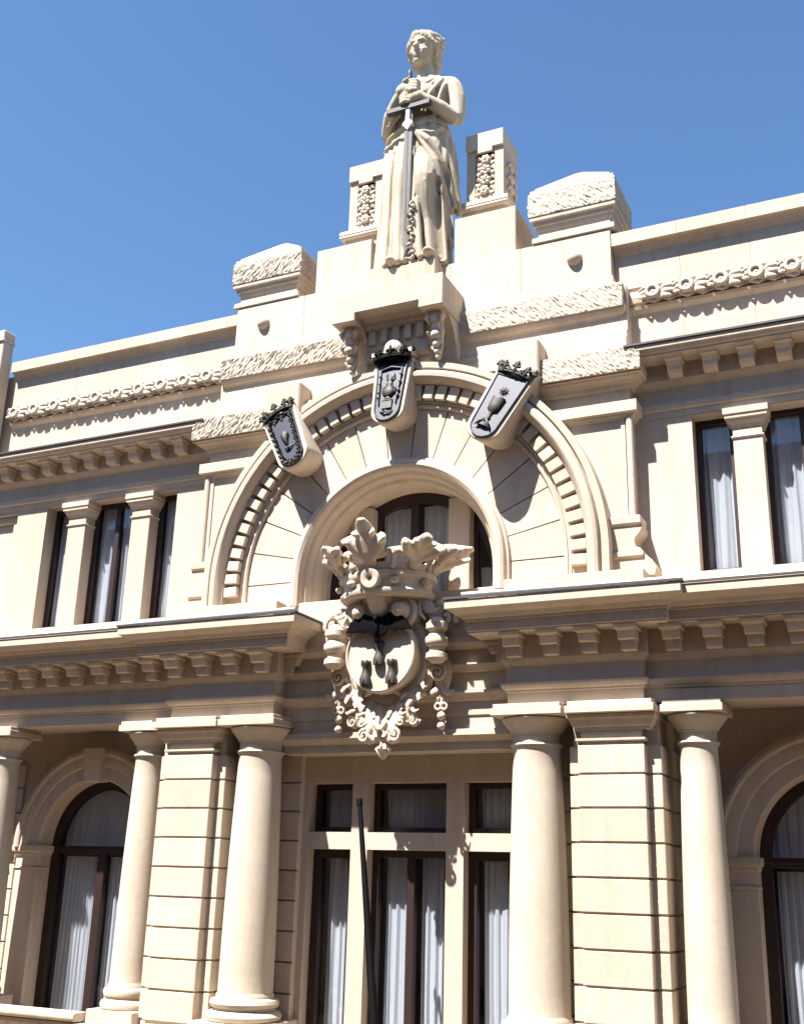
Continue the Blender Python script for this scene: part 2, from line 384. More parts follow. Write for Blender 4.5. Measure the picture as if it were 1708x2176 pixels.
    part('end_pier_link', sd(MB().box(-9.2, -7.40, -.09, .35, 5.12, 6.8), s))

# ---------------------------------------------------------------- central pavilion with the great arch
AC = 2.56
part('arch_wall', MB().archplate(-3.1, 3.1, 1.9, 4.66, 0, AC, 1.45, 2.2, -.42, .1))
part('attic_wall', MB().pyz([(.4, 4.66), (-.42, 4.66), (-.42, 5.36), (-.405, 5.375), (-.37, 5.39), (-.37, 5.48), (-.35, 5.50), (-.31, 5.52), (-.31, 6.16), (.4, 6.16)], -3.08, 3.08))
aw = part('attic_wall', MB().box(-2.89, 2.89, -.30, .4, 6.16, 7.01))
for a, b in zip((-2.9, -1.72, -.55, .62, 1.66), (-1.72, -.55, .62, 1.66, 2.9)): part('attic_stone', MB().box(a+.0015, b-.0015, -.31, .399, 6.16, 7.02), parent=aw, bev=.006)
pts = arcpath(AC, 2.2, 96)
arch = part('great_arch', MB().arch([(2.25, -.40), (2.25, -.50), (2.265, -.515), (2.295, -.515), (2.30, -.495), (2.315, -.50), (2.33, -.52), (2.345, -.52), (2.35, -.50), (2.56, -.50), (2.56, -.615), (2.575, -.63), (2.585, -.655),
    (2.60, -.69), (2.635, -.72), (2.68, -.725), (2.715, -.705), (2.735, -.67), (2.74, -.635), (2.755, -.635), (2.755, -.675), (2.765, -.685), (2.845, -.685), (2.845, -.40)], pts), smooth=True, ang=28)
part('arch_hood', MB().arch([(1.555, -.40), (1.555, -.51), (1.545, -.525), (1.525, -.525), (1.52, -.54), (1.505, -.585), (1.47, -.61), (1.43, -.61), (1.39, -.585), (1.37, -.54), (1.365, -.50), (1.33, -.47), (1.315, -.42), (1.31, -.36),
    (1.29, -.35), (1.27, -.33), (1.262, -.28), (1.262, -.08), (1.25, -.07), (1.25, .12), (1.5, .12)], pts), parent=arch, smooth=True, ang=28)
for k in range(15):                                        # voussoirs with open joints
    a0, a1 = 12*k, 12*(k+1); g = .25
    q = arcpath(AC, AC, 6, a0+g, a1-g)
    part('voussoir', MB().arch([(1.55, -.40), (1.55, -.465), (1.556, -.471), (2.243, -.471), (2.249, -.465), (2.249, -.40)], q), parent=arch)
for s in SIDES: part('voussoir', sd(MB().box(-2.249, -1.55, -.471, -.40, 2.2, AC-.01), s), parent=arch)
for k in range(-1, 43):
    a = R((k+.5)*180/42)
    M = Matrix.Translation((0, 0, AC)) @ Matrix.Rotation(-a, 4, 'Y')
    part('dentil', MB().box(2.355, 2.555, -.598, -.49, -.066, .066).xf(M), parent=arch, bev=.006)
for k in range(85):                                        # small beads below the dentils
    pass
# pilaster strips, imposts and scroll blocks at the corners of the pavilion
for s in SIDES:
    part('impost', sd(MB().plan([(-3.10, -.1), (-3.10, -.42), (-2.12, -.42)], [(-.05, 4.24), (.02, 4.245), (.03, 4.27), (.055, 4.28), (.06, 4.30), (.10, 4.31), (.10, 4.455), (.0, 4.48), (-.05, 4.48)]), s), bev=.004)
    part('corner_roll', sd(MB().tube([(-3.085, -.43, 2.93), (-3.085, -.43, 4.25)], .045, 14, ends=False), s), smooth=True, ang=60)
    part('corner_fillet', sd(MB().box(-3.03, -2.98, -.44, -.40, 2.93, 4.25), s))
    sc = [(-2.80, 2.22), (-3.33, 2.22), (-3.35, 2.30), (-3.31, 2.40), (-3.24, 2.47), (-3.19, 2.50), (-3.18, 2.56), (-3.12, 2.585), (-3.105, 2.64), (-3.12, 2.70), (-3.17, 2.75), (-3.20, 2.80), (-3.20, 2.86), (-3.16, 2.88), (-3.16, 2.95), (-2.80, 2.95)]
    part('scroll_block', sd(MB().pxz(sc, -.50, -.18), s), bev=.006)
    part('scroll_block_cap', sd(MB().plan([(-3.13, -.2), (-3.13, -.47), (-2.80, -.47)], [(-.3, 2.84), (.03, 2.845), (.06, 2.87), (.065, 2.955), (.02, 2.975), (-.3, 2.975)]), s), bev=.004)
    part('scroll_block_foot', sd(MB().plan([(-3.16, -.2), (-3.16, -.48), (-2.80, -.48)], [(-.3, 2.44), (.03, 2.445), (.05, 2.47), (.05, 2.52), (.02, 2.54), (-.3, 2.54)]), s), bev=.004)
    # tooled bands
    b = part('tooled_band', sd(tooled([(-3.29, -.18), (-3.29, -.645), (-1.83, -.645)], 4.80, 5.12), s), ROUGH, smooth=True, ang=180, recalc=False)
    part('band_core', sd(MB().box(-3.286, -1.70, -.641, -.2, 4.801, 5.119), s), parent=b)
    part('band_bed', sd(MB().plan([(-3.10, -.15), (-3.10, -.42), (-1.75, -.42)], [(-.1, 4.64), (.01, 4.645), (.03, 4.66), (.05, 4.70), (.10, 4.735), (.15, 4.75), (.165, 4.77), (.19, 4.78), (.19, 4.799), (-.1, 4.799)]), s), parent=b)
    part('band_top', sd(MB().plan([(-3.10, -.15), (-3.10, -.42), (-1.2, -.42)], [(-.1, 5.121), (.17, 5.121), (.14, 5.16), (.06, 5.18), (.05, 5.205), (-.1, 5.205)]), s), parent=b)
    b = part('tooled_band', sd(tooled([(-3.05, -.1), (-3.05, -.405), (-.80, -.405)], 5.83, 6.16), s), ROUGH, smooth=True, ang=180, recalc=False)
    part('band_core', sd(MB().box(-3.046, -.80, -.401, -.05, 5.831, 6.159), s), parent=b)
    part('band_bed', sd(MB().plan([(-3.0, -.05), (-3.0, -.31), (-.80, -.31)], [(-.1, 5.715), (.01, 5.72), (.02, 5.74), (.045, 5.76), (.07, 5.80), (.08, 5.83), (-.1, 5.83)]), s), parent=b)
    part('band_top', sd(MB().plan([(-2.9, -.05), (-2.9, -.31), (-.80, -.31)], [(-.1, 6.161), (.07, 6.161), (.055, 6.20), (.025, 6.215), (.02, 6.32), (.0, 6.33), (-.1, 6.33)]), s), parent=b)
    part('wall_boss', sd(MB().ell((-2.41, -.31, 6.69), (.105, .10, .105), 22, 13), s), smooth=True, ang=180)
    # crowning piers
    x0, x1 = -3.0, -1.79
    pth = [(x0+.1, .45), (x0+.1, -.27), (x1-.1, -.27), (x1-.1, .45)]
    p = part('crowning_pier', sd(MB().box(x0+.11, x1-.11, -.26, .45, 7.0, 7.8), s))
    part('pier_moulding', sd(MB().plan(pth, [(-.05, 7.03), (.05, 7.03), (.06, 7.045), (.06, 7.11), (.045, 7.125), (.01, 7.13), (.0, 7.15), (-.05, 7.15)]), s), parent=p)
    part('pier_moulding', sd(MB().plan(pth, [(-.05, 7.23), (.0, 7.24), (.02, 7.30), (.045, 7.31), (.05, 7.36), (.085, 7.375), (.09, 7.435), (-.05, 7.435)]), s), parent=p)
    part('tooled_band', sd(tooled([(x0, .5), (x0, -.37), (x1, -.37), (x1, .5)], 7.436, 7.755), s), ROUGH, p, smooth=True, ang=180, recalc=False)
    part('pier_block', sd(MB().box(x0+.004, x1-.004, -.366, .496, 7.437, 7.754), s), parent=p)
    part('pier_slab', sd(MB().plan([(x0, .5), (x0, -.37), (x1, -.37), (x1, .5)], [(-.3, 7.757), (-.0, 7.757), (.0, 7.79), (-.02, 7.80), (-.02, 7.85), (-.05, 7.87), (-.3, 7.87)]), s), parent=p, bev=.004)
    xm, ym = (x0+x1)/2, .065
    V = [(x0+.08, -.31, 7.871), (x1-.08, -.31, 7.871), (x1-.08, .44, 7.871), (x0+.08, .44, 7.871), (x0+.08, -.31, 7.90), (x1-.08, -.31, 7.90), (x1-.08, .44, 7.90), (x0+.08, .44, 7.90), (xm-.06, ym, 8.27), (xm+.06, ym, 8.27)]
    part('pier_top', sd(MB().add(V, [(0, 3, 2, 1), (0, 1, 5, 4), (1, 2, 6, 5), (2, 3, 7, 6), (3, 0, 4, 7), (4, 5, 9, 8), (5, 6, 9), (6, 7, 8, 9), (7, 4, 8)]), s), parent=p)
    # blocks beside the statue and the carved pedestals on them
    part('side_block', sd(MB().box(-1.575, -.66, -.265, .58, 7.0, 7.76), s), bev=.012)
    a, b_ = -1.262, -.69
    p = part('carved_pedestal', sd(MB().plate(a, b_, 8.20, 9.10, [(-1.13, -.82, 8.30, 9.02)], .10, .145), s))
    part('pedestal_core', sd(MB().box(a, b_, .145, .70, 7.76, 9.10), s), parent=p)
    part('pedestal_head', sd(MB().pxz([(a-.008, 9.37), (a-.008, 9.09), (-1.10, 9.09), (-1.10, 9.02), (-.86, 9.02), (-.86, 9.09), (b_+.008, 9.09), (b_+.008, 9.37)], .06, .71), s), parent=p, bev=.006)
    part('pedestal_base', sd(MB().plan([(a, .68), (a, .10), (b_, .10), (b_, .68)], [(-.05, 8.05), (.08, 8.055), (.10, 8.08), (.09, 8.11), (.10, 8.12), (.10, 8.17), (.07, 8.20), (.01, 8.215), (-.05, 8.215)]), s), parent=p)
    part('pedestal_foot', sd(MB().box(a-.03, b_+.03, .07, .1455, 7.76, 8.051), s), parent=p)
    for sy, (cx, y0) in ((0, (-.975, .14)),):
        for k, zz in enumerate((8.90, 8.72, 8.55, 8.38)):
            m = MB(); rq = random.Random(k*3+1); cx_ = cx+rq.uniform(-.02, .02); sz = (.060, .075, .072, .06)[k]
            m.ell((cx_, y0-.01, zz), (.09, .05, .085), 10, 7); m.ell((cx_, y0-.08, zz), (.022, .022, .022), 8, 6)
            for j in range(6):
                a = 2*PI*j/6+k*.4; m.ell((cx_+sz*.75*math.cos(a), y0-.062, zz+sz*.75*math.sin(a)), (.034, .026, .034), 8, 6)
            for q in (-1, 1):
                m.tube([(cx_+q*.04, y0-.0, zz-.05), (cx_+q*.10, y0-.05, zz-.075+.02*(k % 2)), (cx_+q*.155, y0-.03, zz-.03)], [.02, .038, .012], 6, .6)
                m.tube([(cx_+q*.04, y0-.0, zz+.04), (cx_+q*.11, y0-.04, zz+.05), (cx_+q*.145, y0-.02, zz+.01-.03*(k % 2))], [.02, .032, .012], 6, .6)
            part('carved_flower', sd(m, s), CARVE, p, smooth=True, ang=60)
    if s > 0:
        for zz in (8.88, 8.68, 8.5):
            m = MB(); m.ell((1.27, .40, zz), (.05, .09, .09), 10, 7)
            for q in (-1, 1): m.tube([(1.27, .40+q*.05, zz), (1.30, .40+q*.13, zz-.03), (1.275, .40+q*.17, zz-.09)], [.03, .03, .01], 6)
            part('carved_flower', m, CARVE, p, smooth=True, ang=60)

# central corbel block under the statue
cb = part('corbel_block', MB().pxz([(-.825, 6.0), (-.475, 6.0), (-.475, 6.115), (.475, 6.115), (.475, 6.0), (.825, 6.0), (.825, 6.465), (-.825, 6.465)], -1.03, -.25), bev=.01)
part('corbel_body', MB().pyz([(-.25, 5.30), (-.60, 5.30), (-.60, 5.52), (-.67, 5.53), (-.70, 5.58), (-.70, 5.62), (-.64, 5.64), (-.64, 6.115), (-.25, 6.115)], -.47, .47), parent=cb)
part('corbel_moulding', MB().pyz([(-.6, 5.99), (-.68, 5.99), (-.72, 6.03), (-.74, 6.08), (-.80, 6.114), (-.6, 6.114)], -.474, .474), parent=cb)
for k in range(5): part('corbel_dentil', MB().box(-.42+.18*k, -.32+.18*k, -.70, -.635, 5.78, 5.985), parent=cb, bev=.006)
for s in SIDES:
    part('corbel_side', sd(MB().pyz([(-.25, 5.42), (-.40, 5.42), (-.44, 5.50), (-.46, 5.62), (-.60, 5.85), (-.72, 5.95), (-.78, 6.0), (-.25, 6.0)], -.80, -.47), s), parent=cb)
    m = MB(); x = -.645
    m.tube([(x, -.76, 6.0), (x, -.80, 5.93)], [.12, .10], 10); m.ell((x, -.83, 5.90), (.09, .07, .08))
    for q in (-1, 1):
        m.tube([(x+q*.05, -.82, 5.98), (x+q*.11, -.88, 5.90), (x+q*.08, -.85, 5.82)], [.03, .035, .012], 6)
        m.tube([(x+q*.03, -.78, 5.75), (x+q*.10, -.83, 5.70), (x+q*.07, -.80, 5.62)], [.025, .04, .012], 6)
        m.tube([(x+q*.02, -.72, 5.62), (x+q*.07, -.76, 5.52), (x+q*.02, -.72, 5.44)], [.02, .025, .012], 6)
    m.ell((x, -.82, 5.78), (.06, .06, .07)); m.ell((x, -.80, 5.68), (.085, .08, .075)); m.ell((x, -.77, 5.56), (.06, .06, .065)); m.ell((x, -.74, 5.46), (.05, .05, .05)); m.ell((x, -.73, 5.39), (.035, .035, .045))
    m.tube([(x, -.70, 5.98), (x, -.66, 5.6), (x, -.66, 5.40)], [.07, .05, .02], 8)
    part('carved_pendant', sd(m, s), CARVE, cb, smooth=True, ang=60)

# keystone consoles that carry the bronze shields
def frame_at(tip, tilt, lean=.2):
    ea = Vector((math.sin(tilt), 0, math.cos(tilt))); eb = Vector((math.cos(tilt), 0, -math.sin(tilt))); 
    ea = (ea+Vector((0, lean, 0))).normalized(); n = eb.cross(ea).normalized()      # n points back (+y)
    n = -n if n.y < 0 else n
    return Matrix(((eb.x, n.x, ea.x, tip[0]), (eb.y, n.y, ea.y, tip[1]), (eb.z, n.z, ea.z, tip[2]), (0, 0, 0, 1)))
SH = ((-1.29, -.98, 4.03, -R(27)), (0, -.93, 4.46, 0), (1.29, -.98, 4.03, R(27)))
def u_outline(wb, wt, top, n=14, r=None):
    r = r or wb; z0 = r
    p = [(-wt, top)]
    p += [(-wb*math.cos(PI*i/n), z0-r*math.sin(PI*i/n)) for i in range(n+1)]
    return p+[(wt, top)]
for i, (x, y, z, t) in enumerate(SH):
    M = frame_at((x, y, z), t)
    top = 1.02 if i == 1 else 1.12
    o = u_outline(.245, .285, top, r=.21)
    m = MB(); o2 = [(a, c-.02) for a, c in o]
    m.loops([[(a*.96, 0, c*.985+.01) for a, c in o], [(a, .03, c) for a, c in o], [(a*1.0, .25, c+.075) for a, c in o], [(a*1.0, .75, c+.24) for a, c in o]])
    k = part('keystone_console', m.xf(M), parent=arch, smooth=True, ang=30)
    if i != 1:
        q = 1 if i == 2 else -1; a, b = sorted((q*1.45, q*2.03))
        part('console_block', MB().pxz([(a, 4.92), (b, 4.92), (b, 5.40), (a, 5.40)] if True else [], -.73, -.38), parent=arch, bev=.02)
    if i == 1:
        part('console_ledge', MB().pyz([(-.5, 5.48), (-.80, 5.48), (-.82, 5.50), (-.82, 5.56), (-.74, 5.60), (-.5, 5.60)], -.30, .30), parent=arch, bev=.004)
        part('console_ball', MB().ell((0, -.76, 5.60), (.135, .10, .14), 20, 12), parent=arch, smooth=True, ang=180)

# plinth under the arch and window of the arch
for s in SIDES: part('arch_plinth', sd(MB().box(-3.26, -1.575, -.78, -.2, 1.95, 2.245), s), bev=.01)
part('centre_plinth', MB().box(-1.574, 1.574, -.55, .08, 1.62, 2.24), bev=.01)
for s in SIDES: part('window_pier', sd(MB().box(-.86, -.56, -.10, .2, 2.23, 3.62), s), bev=.01)
pw = arcpath(AC, 2.2, 48)
f = part('window', MB().arch([(1.10, .06), (1.35, .06), (1.35, .13), (1.10, .13)], pw), WOOD)
for a, b in ((-.62, -.50), (-.055, .055), (.50, .62), (-.92, -.80), (.80, .92)): MB().box(a, b, .055, .125, 2.2, AC+math.sqrt(1.22**2-max(abs(a), abs(b))**2)).build('stile', WOOD, f)
MB().box(-1.25, 1.25, .052, .122, 2.2, 2.32).build('bottom_rail', WOOD, f)
def archpane(cx, zc, r, zb, y, parent, clip=None):
    pl = [(cx+r*math.cos(PI*i/40), zc+r*math.sin(PI*i/40)) for i in range(41)]
    return MB().pxz([(cx+r, zb)]+pl+[(cx-r, zb)], y, y+.006).build('pane', GLASS, parent)
archpane(0, AC, 1.3, 2.2, .09, f)
curtain(-.54, -.06, 2.2, 3.66, .24, f, 5, 31); curtain(.06, .54, 2.2, 3.66, .24, f, 5, 32); curtain(.90, 1.25, 2.2, 2.72, .24, f, 4, 33)

# ---------------------------------------------------------------- main entablature
MP = [(-.45, .75), (0, .75), (0, .90), (.02, .905), (.02, .925), (.045, .945), (.065, .975), (.07, 1.0), (.01, 1.005), (.01, 1.20), (.03, 1.215), (.055, 1.25), (.07, 1.285), (.07, 1.56), (.36, 1.56), (.36, 1.575), (.375, 1.58), (.375, 1.69),
      (.39, 1.695), (.395, 1.72), (.42, 1.735), (.45, 1.77), (.51, 1.795), (.545, 1.815), (.575, 1.825), (.575, 1.925), (.0, 2.02), (-.45, 2.02)]
BM = MB(); BM.pyz([(0, 0), (-.10, 0), (-.11, .005), (-.12, .11), (0, .11)], -.085, .085)
BM.pyz([(0, .11), (-.18, .11), (-.19, .12), (-.22, .20), (-.245, .215), (0, .215)], -.10, .10); BM.pyz([(0, .215), (-.26, .215), (-.27, .225), (-.28, .262), (0, .262)], -.125, .125)
BMM = BM.mesh('modillion', STONE, bev=.004)
for s in SIDES:
    path = [(-9.3, -.55), (-3.18, -.55), (-3.18, -.68), (-1.59, -.68), (-1.59, -.1)]
    c = part('main_cornice', sd(MB().plan(path, MP), s))
    part('cornice_flashing', sd(MB().plan(path, [(.40, 1.975), (.583, 1.927), (.592, 1.93), (.592, 1.957), (.585, 1.957), (.40, 1.985)]), s), LEAD, c)
    for k in range(4): link('modillion', BMM, c, (s*(1.72+.4525*k), -.75, 1.293))
    for k in range(12): link('modillion', BMM, c, (s*(3.54+.44*k), -.62, 1.293))
    for k in range(1):
        o = link('modillion', BMM, c, (s*1.52, -.50, 1.293)); o.rotation_euler.z = R(90)*(-s)
    part('entablature_core', sd(MB().box(-9.2, -2.05, -.24, .6, .757, 2.01), s), parent=c)
# recessed entablature of the centre bay
part('centre_entablature', MB().pyz([(.1, .30), (-.35, .30), (-.35, .40), (-.38, .42), (-.42, .45), (-.44, .47), (-.44, .54), (-.39, .55), (-.39, .70), (-.41, .71), (-.41, .87), (-.45, .89), (-.49, .94), (-.51, .96), (-.51, .99), (-.43, 1.0), (-.43, 1.22),
      (-.47, 1.23), (-.51, 1.28), (-.53, 1.30), (-.53, 1.32), (-.47, 1.33), (-.47, 1.49), (-.53, 1.50), (-.57, 1.54), (-.59, 1.56), (-.59, 1.62), (.1, 1.62)], -1.60, 1.60))

# ---------------------------------------------------------------- columns
def column(cx, cy, rb, rt, ab, zb=-2.86):
    zc = .30; H = zc-(zb+.30)
    sh = [(rb*1.06, zb+.26), (rb*1.055, zb+.285), (rb*1.01, zb+.31)]
    for i in range(13):
        t = i/12; sh.append((rb-(rb-rt)*t**1.8, zb+.33+(zc-.06-zb-.33)*t))
    sh += [(rt+.008, zc-.03), (rt+.014, zc-.015)]
    c = part('column', MB().lathe(sh, cx, cy, 40), COLM, smooth=True, ang=35)
    cap = [(rt, zc-.015), (rt+.025, zc-.01), (rt+.035, zc+.005), (rt+.025, zc+.022), (rt+.002, zc+.027), (rt, zc+.12), (rt+.012, zc+.125), (rt+.016, zc+.145), (rt+.03, zc+.15), (rt+.04, zc+.175),
           (rt+.075, zc+.22), (ab*.93, zc+.265), (ab*.97, zc+.295), (ab*.94, zc+.315), (ab*.85, zc+.318)]
    part('capital', MB().lathe(cap, cx, cy, 40), COLM, c, smooth=True, ang=35)
    part('abacus', MB().box(cx-ab, cx+ab, cy-ab, cy+ab, zc+.318, zc+.40).box(cx-ab+.02, cx+ab-.02, cy-ab+.02, cy+ab-.02, zc+.40, zc+.45), STONE, c, bev=.006)
    bs = [(rb*1.06, zb+.262), (rb*1.10, zb+.25), (rb*1.22, zb+.24), (rb*1.27, zb+.20), (rb*1.22, zb+.16), (rb*1.14, zb+.15), (rb*1.12, zb+.125), (rb*1.20, zb+.115), (rb*1.30, zb+.10), (rb*1.37, zb+.06), (rb*1.33, zb+.015), (rb*1.25, zb)]
    part('base', MB().lathe(bs, cx, cy, 40), COLM, c, smooth=True, ang=40)
    part('plinth', MB().box(cx-rb*1.42, cx+rb*1.42, cy-rb*1.42, cy+rb*1.42, zb-.16, zb), STONE, c, bev=.008)
    return c
for s in SIDES:
    column(s*1.87, -.46, .335, .275, .42)
    column(s*3.69, -.36, .255, .20, .335)
    column(s*6.30, -.36, .255, .20, .335)
    column(s*8.75, -.36, .255, .20, .335)
    part('column_pedestal', sd(MB().box(-4.06, -1.38, -.95, .29, -3.96, -3.021), s), bev=.01)
    for x in (6.30, 8.75): part('column_pedestal', MB().box(s*x-.37, s*x+.37, -.74, .3, -3.96, -3.021), bev=.01)
    # rusticated pilaster between the columns
    pl = part('pilaster', sd(MB().box(-3.30, -2.34, -.58, .28, -3.0, .62).box(-3.14, -2.46, -.70, -.57, -3.0, .62), s))
    plan = [(-3.33, .30), (-3.33, -.60), (-3.175, -.60), (-3.175, -.725), (-2.43, -.725), (-2.43, -.60), (-2.30, -.60), (-2.30, .30)]
    zs = [.275]+[-.037-.362*k for k in range(9)]
    for k in range(9):
        z1, z0 = zs[k]-(.011 if k else 0), zs[k+1]+.011
        part('stone_block', sd(MB().pxy(plan, z0, z1), s), parent=pl, bev=.007)
    part('neck_fillet', sd(MB().plan([(-3.17, -.6), (-3.17, -.72), (-2.43, -.72), (-2.43, -.6)], [(-.03, .315), (.01, .315), (.02, .325), (.02, .35), (-.03, .355)]), s), parent=pl)
    part('pilaster_capital', sd(MB().plan([(-3.24, .25), (-3.24, -.715), (-2.40, -.715), (-2.40, .25)], [(-.05, .44), (.005, .44), (.01, .47), (.03, .49), (.055, .55), (.075, .575), (.08, .61), (-.05, .61)]), s), parent=pl)
    part('abacus', sd(MB().box(-3.325, -2.325, -.865, -.1, .618, .70).box(-3.30, -2.35, -.84, -.1, .70, .752), s), parent=pl, bev=.006)

# ---------------------------------------------------------------- lower walls and windows
holes = [(-1.385, -.765, -3.9, -.853), (-.535, .535, -3.9, -.853), (.765, 1.385, -3.9, -.853), (-1.385, -.765, -.645, -.038), (-.535, .535, -.645, -.038), (.765, 1.385, -.645, -.038)]
part('centre_wall', MB().plate(-1.75, 1.75, -3.95, .31, holes, .03, .26))
for i, (a, b) in enumerate(((-1.385, -.765), (-.535, .535), (.765, 1.385))):
    window(a, b, -3.9, -.853, .2, cols=2 if i == 1 else 1, seed=40+i*3, fr=.09 if i == 1 else .11, st=.10)
    window(a, b, -.645, -.038, .2, cols=1, seed=60+i*3, fr=.07, name='transom_window')
for s in SIDES:
    w = part('quoin_pier', sd(MB().box(-2.3, -1.47, -.06, .1, -3.95, .74), s))
    for k in range(10):
        z1 = .74 if k == 0 else -.037-.362*(k-1)-.011; z0 = -.037-.362*k+.011
        part('stone_block', sd(MB().box(-2.3, -1.455, -.10, -.058, z0, z1), s), parent=w, bev=.006)
    cx, zs_, rr = -5.06, -.86, .92
    for bay in (0, 1):
        ox = -bay*2.84
        c0 = cx+ox
        xa, xb = c0-1.42, c0+1.42
        if bay == 0: xb = -3.2
        part('lower_wall', sd(MB().archplate(xa if bay == 0 else -8.9, xb if bay == 0 else c0+1.42, -3.95, .755, c0, zs_, rr, -3.6, .28, .50), s))
        pts2 = arcpath(zs_, -.89, 40)
        am = part('window_arch', sd(MB().arch([(rr+0.003, 0.310), (rr+0.003, 0.210), (rr+0.026, 0.190), (rr+0.192, 0.190), (rr+0.205, 0.165), (rr+0.218, 0.160), (rr+0.346, 0.160), (rr+0.352, 0.135), (rr+0.378, 0.120), (rr+0.416, 0.125), (rr+0.429, 0.150), (rr+0.461, 0.155), (rr+0.461, 0.310)], pts2, c0), s), smooth=True, ang=28)
        part('keystone', sd(MB().loops([[(c0-.125, .08, zs_+rr-.03), (c0+.125, .08, zs_+rr-.03), (c0+.19, .05, .50), (c0-.19, .05, .50)], [(c0-.125, .32, zs_+rr-.03), (c0+.125, .32, zs_+rr-.03), (c0+.19, .32, .50), (c0-.19, .32, .50)]]), s), parent=am, bev=.008)
        for q in (-1, 1):
            a, b = sorted((c0+q*(rr-.03), c0+q*(rr+.46)))
            e0, e1 = sorted((c0+q*(rr+.002), c0+q*(rr+.42)))
            part('impost', sd(MB().plan([(a+.04, .48), (a+.04, .20), (b-.04, .20), (b-.04, .48)], [(-.1, -1.03), (.0, -1.025), (.02, -1.0), (.025, -.965), (.045, -.95), (.05, -.93), (.05, -.865), (-.1, -.865)]), s), parent=am)
            part('window_jamb', sd(MB().box(e0, e1, .205, .40, -3.6, -1.02), s), parent=am, bev=.006)
            part('neck_ring', sd(MB().plan([(e0, .40), (e0, .205), (e1, .205), (e1, .40)], [(-.02, -1.20), (.012, -1.195), (.02, -1.18), (.012, -1.165), (-.02, -1.16)]), s), parent=am)
            xr0, xr1 = sorted((c0+q*(rr+.43), c0+q*(rr+.435)))
            if bay == 0 and q == -1:
                for k in range(10):
                    z1 = .30 if k == 0 else -.037-.362*(k-1)-.011; z0 = -.037-.362*k+.011
                    part('stone_block', sd(MB().box(*((c0-1.62, c0-1.40) if q < 0 else (c0+1.40, c0+1.62)), .24, .285, z0, z1), s), parent=am, bev=.006)
        # arched window with transom and casements
        f = part('window', sd(MB().arch([(rr-.12, .47), (rr+.05, .47), (rr+.05, .60), (rr-.12, .60)], arcpath(zs_, -3.6, 40), c0), s), WOOD)
        sd(MB().box(c0-rr, c0+rr, .485, .595, -.965, -.855).box(c0-rr, c0+rr, .465, .49, -.925, -.895), s).build('transom', WOOD, f, bev=.006)
        sd(MB().box(c0-.07, c0+.07, .488, .59, -3.6, -.96), s).build('stile', WOOD, f, bev=.008)
        e = archpane(c0*(-s), zs_, rr+.02, -3.6, .545, f)
        for q in (-1, 1):
            a, b = sorted((s*(-1)*c0+q*.03, s*(-1)*c0+q*(rr-.14)))
            curtain(a, b, -3.6, -1.0, .68, f, 9, 80+q+bay*7+s)
        curtain(s*(-1)*c0-rr, s*(-1)*c0+rr, -.9, .02, .68, f, 15, 95+s+bay, amp=.014)
    # stone balustrade between the column pedestals
    for a, b in ((-5.92, -4.07), (-8.37, -6.68)):
        r_ = part('balustrade', sd(MB().plan([(a, -.80), (b, -.80)], [(-.14, -3.0), (.10, -3.0), (.12, -2.985), (.13, -2.95), (.12, -2.91), (.10, -2.90), (-.12, -2.90), (-.14, -2.92)]).plan([(a, -.80), (b, -.80)], [(-.1, -3.06), (.07, -3.06), (.07, -3.02), (-.1, -3.02)]), s), smooth=True, ang=40)
        part('bottom_rail', sd(MB().box(a, b, -.92, -.68, -3.95, -3.80), s), parent=r_)
        n = int((b-a)/.2)
        for k in range(n):
            x = a+(k+.5)*(b-a)/n
            part('baluster', sd(MB().lathe([(.05, -3.80), (.05, -3.76), (.03, -3.74), (.075, -3.55), (.07, -3.45), (.03, -3.2), (.045, -3.16), (.03, -3.12), (.055, -3.08), (.055, -3.06)], x, -.80, 12), s), parent=r_, smooth=True, ang=40)

# ================================================================== STATUE
def remesh(mb, name, m, voxel, sculpt=None, smooth_it=2, parent=None):
    me = mb.mesh(name+'_raw', m); o = bpy.data.objects.new(name+'_raw', me); scn.collection.objects.link(o)
    r = o.modifiers.new('r', 'REMESH'); r.mode = 'VOXEL'; r.voxel_size = voxel; r.adaptivity = 0
    if smooth_it:
        q = o.modifiers.new('s', 'SMOOTH'); q.factor = .5; q.iterations = smooth_it
    dg = bpy.context.evaluated_depsgraph_get(); ev = o.evaluated_get(dg)
    nm = bpy.data.meshes.new_from_object(ev); nm.name = name
    bpy.data.objects.remove(o); bpy.data.meshes.remove(me)
    if sculpt:
        for v in nm.vertices:
            for c, rad, d in sculpt:
                if len(c) == 2:
                    a, b = Vector(c[0]), Vector(c[1]); t = max(0, min(1, (v.co-a).dot(b-a)/(b-a).length_squared)); k = (v.co-a.lerp(b, t)).length/rad
                else: k = (v.co-Vector(c)).length/rad
                if k < 1: v.co += Vector(d)*(1-k*k)**2
    nm.materials.clear(); nm.materials.append(m)
    for p in nm.polygons: p.use_smooth = True
    return link(name, nm, parent)
SO = Vector((0, -.22, 7.03))
def lerp_tab(tab, z):
    for a, b in zip(tab, tab[1:]):
        if a[0] <= z <= b[0]:
            t = (z-a[0])/(b[0]-a[0]); t = t*t*(3-2*t)
            return [p+(q-p)*t for p, q in zip(a[1:], b[1:])]
    return tab[-1][1:]
def limb(mb, pts, rad, n=12):
    """smooth tapering limb through joints"""
    P = [Vector(p) for p in pts]; path = []; rr = []
    for i in range(len(P)-1):
        for k in range(6):
            t = k/6; p0 = P[max(i-1, 0)]; p3 = P[min(i+2, len(P)-1)]
            a, b = P[i], P[i+1]
            q = .5*((2*a)+(b-p0)*t+(2*p0-5*a+4*b-p3)*t*t+(3*a-p0-3*b+p3)*t**3)
            path.append(q.lerp(a.lerp(b, t), .4)); rr.append(rad[i]+(rad[i+1]-rad[i])*t)
    path.append(P[-1]); rr.append(rad[-1])
    mb.tube(path, rr, n); return mb
